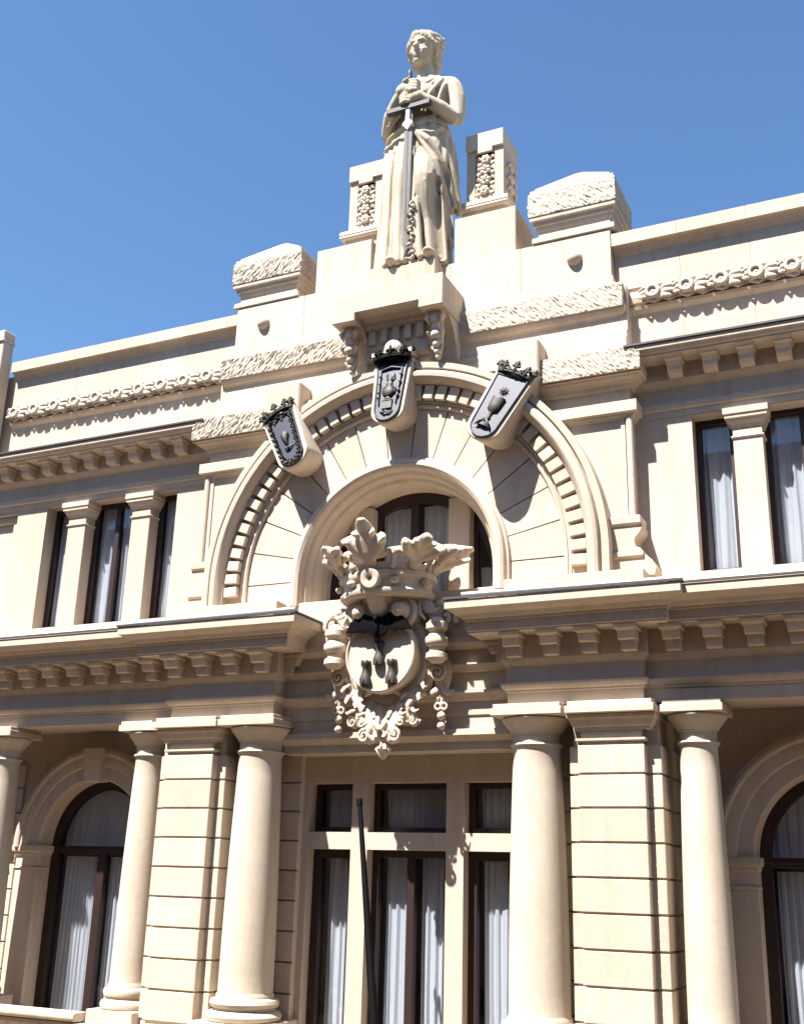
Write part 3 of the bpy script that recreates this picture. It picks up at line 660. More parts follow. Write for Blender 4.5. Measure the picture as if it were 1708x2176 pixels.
def make_statue():
    root = empty('statue', tuple(SO), 'cream stone statue of a robed woman on top of the building', 'statue')
    m = MB()
    # skirt and torso as one loft: z, cx, cy, rx, ry, pleat
    tab = [(0, -.01, .02, .575, .36, .035), (.25, -.01, .02, .555, .35, .04), (.8, 0, .02, .525, .33, .035), (1.4, .02, .02, .51, .32, .03), (1.95, .03, .01, .53, .33, .024), (2.2, .04, .01, .49, .31, .016),
           (2.45, .06, .02, .37, .255, .012), (2.6, .07, .02, .365, .25, .010), (2.85, .09, .01, .40, .27, .008), (3.05, .11, .02, .44, .255, .004), (3.18, .12, .04, .42, .21, .0), (3.29, .12, .05, .30, .16, 0), (3.37, .12, .05, .15, .12, 0)]
    rings = []
    for i in range(76):
        z = 3.37*i/75; cx, cy, rx, ry, pl = lerp_tab(tab, z); ring = []
        for j in range(120):
            a = 2*PI*j/120; w_ = math.sin(13*a+1.1*math.sin(z*1.6)+.5*math.sin(3*a))
            f = 1+pl*2.2*(abs(w_)**.6*math.copysign(1, w_))*(1 if z < 2.2 else .6)
            ring.append((cx+rx*f*math.cos(a), cy+ry*f*math.sin(a), z))
        rings.append(ring)
    m.loops(rings)
    # advanced leg under the cloth, foot, standing foot
    limb(m, [(.26, -.02, 2.1), (.27, -.26, 1.34), (.33, -.16, .7), (.38, -.17, .12)], [.25, .185, .135, .10])
    m.ell((.27, -.30, 1.33), (.13, .13, .15)); m.ell((.41, -.30, .07), (.09, .20, .075)); m.ell((-.16, -.36, .05), (.09, .14, .06))
    # pleats on the side of the standing leg
    for k, (x, y, r_) in enumerate(((-.50, -.05, .05), (-.43, -.17, .055), (-.34, -.25, .05), (-.25, -.30, .055), (-.15, -.335, .045), (-.06, -.35, .05), (.04, -.34, .045))):
        limb(m, [(x*.86+.02, y*.86, 2.18), (x*.98, y*1.0, 1.5), (x*1.02, y*1.03, .8), (x*1.10, y*1.08, .02)], [.02, r_, r_*1.05, r_*1.25], 8)
    # cloth swept back from the advanced leg
    for a in (((.10, -.34, 2.20), (.36, -.36, 1.95), (.55, -.16, 1.5), (.61, .05, 1.02)), ((.16, -.36, 2.12), (.44, -.30, 1.6), (.56, -.10, 1.0), (.58, .02, .35)),
              ((.42, -.22, 1.25), (.50, -.17, .9), (.52, -.12, .5), (.54, -.10, .05)), ((.33, -.40, 1.25), (.46, -.24, 1.0), (.47, -.22, .55), (.50, -.20, .05)),
              ((.50, -.12, 2.1), (.58, .02, 1.6), (.62, .14, 1.2), (.63, .16, .95)), ((.12, -.34, 1.9), (.10, -.38, 1.3), (.13, -.38, .7), (.16, -.38, .05)), ((.20, -.36, 1.0), (.22, -.34, .6), (.25, -.36, .3), (.28, -.36, .03))):
        limb(m, a, [.03, .055, .055, .05], 8)
    m.loops([[(.50+dx*k, .06+.10*math.sin(3*t)+dy, 2.15-1.25*t) for dx, dy in ((-.1, -.07), (.09, -.05), (.11, .05), (-.1, .08))] for t, k in ((0, .7), (.25, 1), (.5, 1.2), (.75, 1.25), (1, .6))])
    # girdle, overfold and neckline
    for j in range(3):
        P = []
        for i in range(33):
            a = 2*PI*i/32; z = 2.44-.06*j+.07*math.cos(a)+.012*math.sin(7*a+j); cx, cy, rx, ry, _ = lerp_tab(tab, z); P.append((cx+(rx+.012+.015*j)*math.cos(a), cy+(ry+.012+.015*j)*math.sin(a), z))
        m.tube(P, .026, 6)
    P = []
    for i in range(41):
        a = 2*PI*i/40; z = 2.20+.10*math.sin(a+.6)+.03*math.sin(9*a); cx, cy, rx, ry, _ = lerp_tab(tab, z); P.append((cx+(rx+.025)*math.cos(a), cy+(ry+.025)*math.sin(a), z))
    m.tube(P, .032, 6)
    m.ell((-.06, -.235, 2.90), (.135, .10, .13)); m.ell((.26, -.235, 2.90), (.135, .10, .13))
    for a in (((.40, -.08, 3.23), (.36, -.25, 3.02), (.20, -.33, 2.80), (.08, -.27, 2.62)), ((.44, -.08, 3.20), (.42, -.22, 3.0), (.33, -.31, 2.78), (.22, -.26, 2.55)), ((.36, -.08, 3.25), (.24, -.25, 3.06), (.10, -.30, 2.98), (-.06, -.28, 3.03)),
              ((-.18, -.08, 3.24), (-.14, -.23, 3.05), (-.06, -.33, 2.84), (.0, -.27, 2.6)), ((-.22, -.06, 3.2), (-.22, -.22, 2.98), (-.18, -.28, 2.75), (-.14, -.24, 2.55)), ((.50, .0, 3.17), (.49, -.16, 2.98), (.44, -.2, 2.75), (.36, -.2, 2.5))):
        limb(m, a, [.03, .028, .026, .022], 8)
    # neck, arms
    limb(m, [(.115, .05, 3.20), (.105, .035, 3.45), (.09, .0, 3.72)], [.16, .125, .13])
    limb(m, [(.30, .06, 3.22), (.53, .06, 3.12), (.62, .06, 2.86), (.63, .03, 2.50), (.46, -.20, 2.58), (.28, -.36, 2.68), (.18, -.40, 2.74)], [.12, .15, .14, .117, .11, .082, .075], 14)
    limb(m, [(-.06, .06, 3.22), (-.29, .06, 3.12), (-.42, .05, 2.86), (-.46, .0, 2.50), (-.32, -.22, 2.64), (-.12, -.38, 2.80), (-.03, -.41, 2.85)], [.12, .15, .138, .117, .112, .085, .075], 14)
    # hands one over the other on the hilt, five fingers each
    def hand(c, sg, dz):
        m.ell((c[0], c[1], c[2]), (.115, .085, .09), 12, 8)
        for k in range(4):
            z = c[2]+.07-.044*k; x0 = c[0]+sg*.05
            m.tube([(x0, c[1]-.02, z), (x0+sg*.075, c[1]-.065, z+dz), (x0+sg*.13, c[1]-.05, z-.005+dz), (x0+sg*(.155-.012*(k == 3)), c[1]-.005, z-.01+dz)], [.029, .028, .025, .02], 7)
        m.tube([(c[0]-sg*.02, c[1]-.02, c[2]+.05), (c[0]+sg*.03, c[1]-.07, c[2]+.085), (c[0]+sg*.075, c[1]-.085, c[2]+.09)], [.027, .024, .018], 7)
    h1 = len(m.v); hand((.0, -.42, 2.88), 1, -.004); hand((.15, -.40, 2.75), -1, .004)
    HH = Matrix.Translation((.07, -.40, 2.78)) @ Matrix.Scale(1.22, 4) @ Matrix.Translation((-.07, .40, -2.81)); m.v[h1:] = [tuple(HH @ Vector(p)) for p in m.v[h1:]]
    h0 = len(m.v)   # head: skull, jaw, face, hair
    m.ell((.085, .0, 3.985), (.205, .245, .27), 20, 14); m.ell((.08, -.085, 3.80), (.150, .155, .20), 18, 12); m.ell((.08, -.17, 3.66), (.062, .06, .055), 10, 7)
    m.tube([(.08, -.225, 3.96), (.08, -.262, 3.88), (.08, -.292, 3.815)], [.026, .030, .038], 8); m.ell((.08, -.245, 3.80), (.045, .03, .022))
    m.ell((.08, -.232, 3.742), (.058, .026, .017), 10, 6); m.ell((.08, -.226, 3.712), (.050, .028, .020), 10, 6)
    for q in (-1, 1):
        m.tube([(.08+q*.03, -.235, 3.955), (.08+q*.085, -.225, 3.97), (.08+q*.135, -.175, 3.945)], [.018, .022, .014], 6); m.ell((.08+q*.075, -.20, 3.905), (.034, .024, .02), 8, 6)
        m.ell((.08+q*.085, -.165, 3.81), (.06, .06, .06), 10, 7); m.ell((.08+q*.205, .0, 3.86), (.03, .05, .075), 8, 6)
    for j in range(3):
        P = []
        for i in range(31):
            a = PI*(-.25+1.5*i/30)
            P.append((.085-(.205+.012*j)*math.cos(a)*1.04, .03-(.245-.05*j)*math.sin(a)*.98+.05*j, 4.08+.055*j+.05*math.sin(a)-.12*abs(math.cos(a))*(1-j*.3)+.018*math.sin(11*a+2*j)))
        m.tube(P, [.042+.012*math.sin(5*i+j) for i in range(31)], 7)
    for i in range(26):
        a = PI*(-.32+1.64*i/25); m.ell((.085-.225*math.cos(a), .02-.235*math.sin(a), 4.04+.06*math.sin(a)-.13*abs(math.cos(a))), (.042, .042, .045), 8, 6)
    m.ell((.09, .10, 4.06), (.215, .235, .235), 18, 12); m.ell((.11, .27, 3.90), (.15, .13, .15), 14, 9); m.ell((.25, .12, 3.82), (.07, .12, .13)); m.ell((-.07, .12, 3.82), (.07, .12, .13)); m.ell((.16, .17, 3.68), (.13, .09, .12))
    for i in range(7):
        a = -1+2*i/6; limb(m, [(.085+a*.12, -.10, 4.235-.05*abs(a)), (.085+a*.19, .06, 4.29-.10*abs(a)), (.09+a*.18, .25, 4.16-.08*abs(a))], [.022, .03, .025], 6)
    HM = Matrix.Translation((.085, 0, 3.62)) @ Matrix.Scale(1.05, 4) @ Matrix.Translation((-.085, 0, -3.70))
    m.v[h0:] = [tuple(HM @ Vector(p)) for p in m.v[h0:]]
    sc = []
    for q in (-1, 1):
        sc += [((.08+q*.075, -.235, 3.925), .065, (0, .035, 0)), ((.08+q*.028, -.245, 3.93), .035, (0, .022, 0)), ((.08+q*.115, -.20, 3.70), .07, (-q*.012, .02, 0))]
    sc += [((.08, -.24, 3.727), .05, (0, .014, 0)), ((.08, -.22, 3.685), .04, (0, .02, 0))]
    sc = [(tuple(HM @ Vector(c)), r_*1.1, d) for c, r_, d in sc]
    sc += [(((.43, -.30, 1.25), (.52, -.24, .10)), .13, (.0, .15, 0)), (((.56, -.2, 1.5), (.62, -.06, .5)), .10, (-.02, .08, 0)), (((.10, -.42, 1.7), (.13, -.42, .1)), .085, (0, .07, 0)), (((-.2, -.33, 1.9), (-.20, -.36, .1)), .04, (0, .035, 0)), (((-.385, -.23, 1.9), (-.41, -.25, .1)), .045, (.015, .035, 0))]
    fig = remesh(m, 'figure', STATUE, .0135, sc, 2)
    fig.location = SO; fig.data.transform(Matrix.Translation((0, 0, 0)))
    fig.parent = root; fig.location = (0, 0, 0)
    WORLD_INV[fig.name] = root.matrix_world.inverted()
    # carved chain of flowers hanging beside the sword, clasp at the girdle
    o = MB()
    for i in range(13):
        z = .92-.066*i; x = .145+.025*math.sin(i*1.7)
        o.ell((x, -.40-.015*math.sin(i), z), (.030+.006*math.sin(i*2.3), .028, .030), 8, 6)
        for q in (-1, 1): o.tube([(x, -.40, z), (x+q*.03, -.425, z-.015+.02*math.sin(i*3+q)), (x+q*.055, -.40, z-.035)], [.012, .017, .006], 5)
    ob = o.mesh('flower_chain', STATUE, smooth=True, ang=60); c = link('flower_chain', ob); c.parent = root
    o = MB()
    for i in range(9): o.tube([(-.36+.03*i, -.24-.012*i, 2.36+.018*i), (-.33+.03*i, -.29-.012*i, 2.42+.02*i+.03*(i % 2)), (-.30+.03*i, -.25-.012*i, 2.45+.02*i)], [.018, .024, .010], 6)
    c = link('girdle_clasp', o.mesh('girdle_clasp', STATUE, smooth=True, ang=60)); c.parent = root
    c = link('plinth', MB().box(-.515, .515, -.38, .5, -.565, -.05).box(-.50, .50, -.36, .48, -.05, .012).mesh('plinth', STATUE, bev=.012)); c.parent = root
    return root
make_statue()
# sword held point down
sx, sy = .055, -.62
sw = empty('sword', (sx, sy, 7.06), 'dark bronze sword held point down by the stone statue', 'sword')
bl = MB()
for z0, z1, w0, w1 in ((7.07, 7.30, .02, .052), (7.30, 9.22, .052, .064), (9.22, 9.56, .060, .064)):
    bl.loops([[(sx-w_, sy, z), (sx, sy-.028, z), (sx+w_, sy, z), (sx, sy+.022, z)] for z, w_ in ((z0, w0), (z1, w1))])
BLADE = plain('pale_worn_bronze', (.20, .185, .16), .5, .25, .15, 25, .25)
part('blade', bl, BLADE, sw); part('fuller', MB().box(sx-.010, sx+.010, sy-.030, sy-.010, 7.5, 9.2), BRONZE, sw)
part('ricasso', MB().pxz([(sx-.035, 9.54), (sx-.035, 9.36), (sx-.085, 9.31), (sx-.085, 9.27), (sx-.05, 9.24), (sx, 9.17), (sx+.05, 9.24), (sx+.085, 9.27), (sx+.085, 9.31), (sx+.035, 9.36), (sx+.035, 9.54)], sy-.042, sy+.03), plain('sky_sheen_bronze', (.34, .33, .34), .45, .3, .1, 25, .2), sw, bev=.008)  # paler base colour paints in the sky's reflection below the guard
part('crossguard', MB().pxz([(sx-.35, 9.54), (sx+.35, 9.54), (sx+.36, 9.63), (sx+.15, 9.625), (sx-.15, 9.625), (sx-.36, 9.63)], sy-.05, sy+.04), BRONZE, sw, bev=.01)
part('grip', MB().lathe([(.030, 9.62), (.036, 9.75), (.036, 9.95), (.028, 10.08)], sx, sy, 12), BRONZE, sw, smooth=True)
part('pommel', MB().lathe([(.02, 10.07), (.045, 10.09), (.045, 10.13), (.028, 10.15), (.034, 10.2), (.026, 10.25), (.008, 10.27)], sx, sy, 12), BRONZE, sw, smooth=True)

# ================================================================== COAT OF ARMS
ca = empty('coat_of_arms', (0, -.4, .2), 'large carved stone coat of arms with crown hanging below the arch window', 'coat of arms')
def cpart(name, mb, m=CARVE, **k):
    k.setdefault('smooth', True); k.setdefault('ang', 50); return part(name, mb, m, ca, **k)
def ring_y(prof, cz, sx_=1, sz_=1, n=48, cx=0):
    """lathe round the y axis: profile (r, y)"""
    return MB().loops([[(cx+r*sx_*math.cos(2*PI*i/n), y, cz+r*sz_*math.sin(2*PI*i/n)) for i in range(n)] for r, y in prof])
CZ = 1.42
cpart('cartouche_body', ring_y([(.02, -.15), (.50, -.15), (.57, -.28), (.60, -.45), (.595, -.58), (.57, -.64), (.53, -.665), (.50, -.655), (.02, -.64)], CZ, 1, 1.03))
sh = cpart('shield', ring_y([(.02, -.6), (.45, -.60), (.475, -.66), (.475, -.84), (.468, -.87), (.452, -.88), (.438, -.87), (.43, -.855), (.02, -.87)], CZ, 1, 1.0), ang=30)
# strap scrolls round the body
for s in SIDES:
    m = MB()
    limb(m, [(s*.50, -.55, 1.05), (s*.62, -.60, 1.3), (s*.66, -.60, 1.65), (s*.60, -.62, 1.95), (s*.42, -.70, 2.12)], [.06, .07, .07, .08, .09], 10)
    m.spiral((s*.78, -.62, 1.88), .13, 1.4, .045, R(200) if s < 0 else R(-20), s, -.06)
    limb(m, [(s*.60, -.55, 2.02), (s*.70, -.62, 2.04), (s*.84, -.62, 1.98)], [.06, .07, .05], 8)
    cpart('strap_scroll', m)
    m = MB(); m.torus((s*.27, -.82, 1.94), .155, .055, 'y', 22, 8); m.ell((s*.27, -.93, 1.945), (.095, .095, .095), 14, 9); m.tube([(s*.27, -.5, 1.96), (s*.27, -.84, 1.94)], [.19, .15], 14)
    cpart('volute', m)
    # bead column, scroll, leaf and drop
    x = s*.70
    cpart('bead_column', MB().lathe([(.02, 1.86), (.07, 1.85), (.10, 1.80), (.135, 1.78), (.135, 1.71), (.105, 1.69), (.09, 1.66), (.105, 1.63), (.14, 1.60), (.145, 1.55), (.135, 1.51), (.10, 1.49), (.095, 1.43), (.13, 1.41), (.135, 1.35), (.10, 1.32), (.08, 1.30), (.02, 1.29)], x, -.73, 20))
    m = MB(); m.tube([(x, -.50, 1.32), (x, -.52, 1.15), (x-s*.02, -.50, .98), (x, -.48, .85)], [.12, .11, .08, .05], 12)
    m.spiral((x-s*.02, -.64, 1.20), .10, 1.9, .03, R(90), -s, -.03); m.ell((x-s*.02, -.64, 1.20), (.025, .03, .025), 8, 6)
    cpart('scroll_console', m)
    m = MB()
    for q in (-1, 1):
        m.tube([(x, -.56, 1.06), (x+q*.06, -.60, .98), (x+q*.13, -.60, .95), (x+q*.16, -.58, .985)], [.03, .045, .04, .02], 8, .6)
        m.tube([(x, -.55, .98), (x+q*.035, -.57, .90), (x+q*.075, -.55, .85)], [.02, .03, .012], 6)
        m.torus((x+q*.04, -.57, .80), .038, .016, 'y', 12, 6)
    m.tube([(x, -.55, 1.1), (x, -.54, .8), (x, -.54, .56)], [.05, .03, .015], 8)
    cpart('leaf_drop', m)
    for zz, r_ in ((.685, .055), (.565, .05)): cpart('bead', MB().ell((x, -.555, zz), (r_, r_, r_*.95), 12, 8))
# crown: band, rim, fleurons, medallion
CY = -.70
def cring(prof, n=56): return MB().loops([[(.0+r*.62*math.cos(2*PI*i/n), CY+r*.47*math.sin(2*PI*i/n)-.04*(z-2.2), z) for i in range(n)] for r, z in prof])
cb2 = cpart('crown_band', cring([(.80, 2.10), (.95, 2.10), (1.0, 2.13), (1.01, 2.17), (.97, 2.19), (.93, 2.21), (.94, 2.30), (.99, 2.33), (1.02, 2.335), (1.04, 2.36), (1.03, 2.40), (.99, 2.41), (1.0, 2.43), (1.05, 2.47), (1.06, 2.49), (1.02, 2.50), (.98, 2.48), (.93, 2.44), (.88, 2.3), (.80, 2.10)]), ang=40)
def fleuron(a, h, w_, out, ws):
    ca_, sa = math.cos(a), math.sin(a); m = MB()
    def P(u, o, z): # u sideways, o outwards
        return (ca_*.62*1.08+ca_*o*1.1-sa*u, CY+sa*.47*1.08+sa*o+ca_*u-.02, z)
    m.tube([P(0, -.02, 2.48), P(0, .06, 2.60), P(0, .13*out, 2.60+h*.45), P(0, .20*out, 2.60+h*.8), P(0, .32*out, 2.60+h)], [.09, .10, .10*ws, .085*ws, .06*ws], 10, .55, up=(ca_, sa, .2))
    for q in (-1, 1):
        m.tube([P(q*.03, .03, 2.56), P(q*w_*.6, .09*out, 2.60+h*.25), P(q*w_, .16*out, 2.60+h*.42), P(q*w_*1.15, .24*out, 2.60+h*.36)], [.08, .08*ws, .07*ws, .045*ws], 9, .6, up=(ca_, sa, .2))
        m.tube([P(q*.02, .1*out, 2.6+h*.5), P(q*w_*.4, .19*out, 2.60+h*.66), P(q*w_*.55, .27*out, 2.60+h*.62)], [.06*ws, .055*ws, .035*ws], 8, .6, up=(ca_, sa, .2))
    m.ell(P(0, .14*out, 2.60+h*.30), (.055, .055, .055), 10, 7)
    return remesh(m, 'fleuron', CARVE, .013, None, 2, ca)
for a, h, w_, out, ws in ((-90, .33, .22, .75, 1.5), (-38, .13, .22, .85, 1.4), (-140, .13, .20, .55, 1.35), (2, .09, .2, 1.2, 1.35), (176, .09, .16, .35, 1.2), (60, .16, .2, .9, 1.3), (120, .16, .2, .9, 1.3)):
    fleuron(R(a), h, w_, out, ws)
m = MB(); P = []
for i in range(57):
    a = 2*PI*i/56; q = 1.10+.03*math.cos(7*a); P.append((q*.62*math.cos(a), CY+q*.47*math.sin(a)-.02, 2.60+.035*math.cos(7*a+PI/2)))
m.tube(P, [.05+.014*math.sin(i*1.9) for i in range(57)], 8, ends=False)
for i in range(14):
    a = 2*PI*(i+.5)/14; m.tube([(.62*math.cos(a), CY+.47*math.sin(a)-.02, 2.46), (.655*math.cos(a), CY+.50*math.sin(a)-.02, 2.53), (.68*math.cos(a), CY+.52*math.sin(a)-.02, 2.60)], [.055, .032, .045], 8)
remesh(m, 'crown_scallops', CARVE, .013, None, 1, ca)
for a in (-62, -118, -20, -160):
    x, y = .62*1.02*math.cos(R(a)), CY+.47*1.02*math.sin(R(a))
    cpart('crown_jewel', MB().ell((x, y, 2.27), (.06, .05, .045), 10, 7))
M = Matrix.Translation((.0, -1.185, 2.30)) @ Matrix.Rotation(R(8), 4, 'X')
md = MB().loops([[(r*math.cos(2*PI*i/28), y, r*math.sin(2*PI*i/28)) for i in range(28)] for r, y in ((.038, .0), (.038, -.035), (.05, -.045), (.115, -.045), (.13, -.03), (.13, .05), (.038, .05), (.038, 0))], caps=False).xf(M)
cpart('medallion', md, ang=40)
cpart('crown_pad', MB().tube([(0, -.78, 1.78), (0, -.92, 1.98), (0, -1.06, 2.16), (0, -1.1, 2.25)], [.11, .13, .13, .11], 12, .8).tube([(-.42, -1.02, 2.12), (-.25, -1.10, 2.15), (-.08, -1.14, 2.18)], .03, 8))
# foliage below the shield
m = MB()
for s in SIDES:
    m.tube([(s*.40, -.60, 1.02), (s*.36, -.70, .90), (s*.30, -.72, .80), (s*.34, -.70, .68), (s*.42, -.68, .60), (s*.46, -.66, .62)], [.06, .075, .06, .055, .06, .03], 9, .7)
    m.tube([(s*.30, -.55, .98), (s*.22, -.66, .84), (s*.20, -.72, .70), (s*.26, -.74, .60), (s*.33, -.70, .58)], [.07, .07, .06, .045, .025], 9, .7)
    m.tube([(s*.15, -.50, .96), (s*.10, -.62, .80), (s*.12, -.72, .66), (s*.16, -.76, .54), (s*.20, -.76, .44), (s*.14, -.75, .38), (s*.08, -.75, .44)], [.08, .08, .07, .065, .07, .05, .03], 10, .7)
    m.spiral((s*.17, -.74, .45), .11, 1.3, .04, R(90), s, -.03); m.ell((s*.18, -.77, .41), (.07, .05, .06), 10, 7)
    m.tube([(s*.02, -.6, .80), (s*.09, -.70, .70), (s*.06, -.78, .60), (s*.02, -.80, .52)], [.05, .05, .045, .03], 8, .7)
    m.tube([(s*.46, -.6, 1.02), (s*.50, -.66, .94), (s*.44, -.70, .92)], [.045, .05, .02], 7)
    m.ell((s*.40, -.68, .585), (.055, .04, .04), 9, 6); m.tube([(s*.22, -.70, 1.02), (s*.17, -.76, .97), (s*.24, -.75, .93)], [.03, .04, .02], 7)
m.ell((0, -.45, .86), (.30, .18, .22), 16, 10); m.tube([(0, -.55, .7), (0, -.66, .5), (0, -.68, .38)], [.12, .10, .06], 10)
remesh(m, 'carved_foliage', CARVE, .012, None, 1, ca)
for s in SIDES:
    m = MB()
    for x0, z0, dx, dz, l in ((.46, .98, .3, -1, .13), (.40, .90, -.5, -1, .12), (.36, .78, .9, -.6, .12), (.30, .70, -.6, -.8, .11), (.24, .86, .3, -1, .12), (.20, .74, .9, -.5, .11), (.13, .78, -.3, -1, .13), (.12, .62, .9, -.4, .11), (.09, .52, -.4, -1, .10), (.18, .56, .5, -.9, .10), (.33, .97, -.6, -.8, .12), (.50, 1.10, .5, -.9, .12)):
        n_ = math.hypot(dx, dz); dx, dz = dx/n_, dz/n_; y_ = -.74-.06*(1-z0)
        m.tube([(s*x0, y_+.06, z0), (s*(x0+dx*l*.5), y_-.02, z0+dz*l*.5), (s*(x0+dx*l), y_-.035, z0+dz*l), (s*(x0+dx*l*1.1+.02), y_-.01, z0+dz*l*1.1+.035)], [.014, .026, .022, .009], 6, .6)
    m.spiral((s*.41, -.74, .62), .06, 1.4, .017, R(90), -s, -.02); m.spiral((s*.27, -.78, .60), .05, 1.3, .015, R(60), s, -.02); m.spiral((s*.20, -.82, .44), .075, 1.5, .02, R(90), -s, -.02)
    for z0 in (1.15, 1.28, 1.52, 1.68, 1.80): m.tube([(s*.535, -.60, z0), (s*.575, -.665, z0+.03), (s*.60, -.62, z0+.07)], [.016, .022, .010], 6)
    m.tube([(s*.50, -.72, 2.06), (s*.56, -.78, 1.96), (s*.66, -.76, 1.93), (s*.72, -.72, 1.98)], [.03, .035, .03, .012], 7, .7)
    m.tube([(s*.46, -.76, 2.04), (s*.50, -.82, 1.92), (s*.56, -.78, 1.84)], [.025, .03, .012], 7, .7)
    cpart('leaf_curls', m)['kind'] = 'stuff'
m = MB(); m.ell((0, -.68, .27), (.06, .06, .085), 12, 8)
for i in range(7):
    a = 2*PI*i/7; m.tube([(.03*math.cos(a), -.68+.03*math.sin(a), .37), (.08*math.cos(a), -.68+.08*math.sin(a), .29), (.02*math.cos(a), -.68+.02*math.sin(a), .18)], [.02, .03, .01], 6)
cpart('bud', m)
cpart('hanging_block', MB().tube([(0, -.05, 1.95), (0, -.6, 1.95)], .42, 20).tube([(0, -.05, 2.2), (0, -.7, 2.25)], .40, 20), CARVE)
# bronze bat and three little towers on the shield
bat = [(0, -.02), (.03, .06), (.05, .015), (.08, .03), (.16, .085), (.28, .075), (.38, .01), (.44, -.11), (.40, -.10), (.36, -.075), (.33, -.11), (.27, -.085), (.22, -.125), (.16, -.10), (.09, -.155), (.055, -.17), (.03, -.22), (.012, -.25)]
bat = [(x*(.7 if z < -.16 else 1), z*1.08+.01) for x, z in bat]
poly = bat+[(-x, z) for x, z in reversed(bat[1:])]
BZ, BY = 1.80, -.965
m = MB()
for q in (-1, 1):
    hf = [(x*q, z) for x, z in bat]
    for (xa, za), (xb, zb) in zip(hf, hf[1:]): m.add([(0, BY+dy, BZ-.06) for dy in (-.03, .03)]+[(xx, BY+.10*abs(xx)+dy, BZ+zz) for xx, zz in ((xa, za), (xb, zb)) for dy in (-.022, .022)], [(0, 2, 4), (1, 5, 3), (2, 3, 5, 4), (0, 1, 3, 2), (0, 4, 5, 1)])
for q in (-1, 1):
    m.tube([(q*.03, BY-.01, BZ+.02), (q*.16, BY+.0, BZ+.095), (q*.29, BY+.02, BZ+.08), (q*.43, BY+.04, BZ-.10)], [.022, .018, .014, .008], 6)
m.ell((0, BY-.01, BZ-.08), (.045, .05, .12), 10, 8); m.ell((0, BY-.04, BZ+.03), (.038, .045, .04), 10, 7)
part('bronze_bat', m, BLACK, ca, smooth=True, ang=30)
for x, z in ((0, 1.285), (-.175, 1.05), (.175, 1.05)):
    m = MB().lathe([(.01, z), (.060, z), (.062, z+.06), (.048, z+.10), (.034, z+.15), (.034, z+.19), (.05, z+.215), (.052, z+.245), (.01, z+.246)], x, -.89, 14)
    for i in range(5):
        a = 2*PI*i/5+.3; m.box(x+.04*math.cos(a)-.012, x+.04*math.cos(a)+.012, -.89+.04*math.sin(a)-.012, -.89+.04*math.sin(a)+.012, z+.24, z+.27)
    m.box(x-.012, x+.012, -.96, -.93, z+.02, z+.05)
    m.xf(Matrix.Translation((x, -.89, z)) @ Matrix.Diagonal((1.2, 1, 1.08, 1)) @ Matrix.Translation((-x, .89, -z)))
    part('bronze_tower', m, BRIGHT, ca, smooth=True, ang=40)

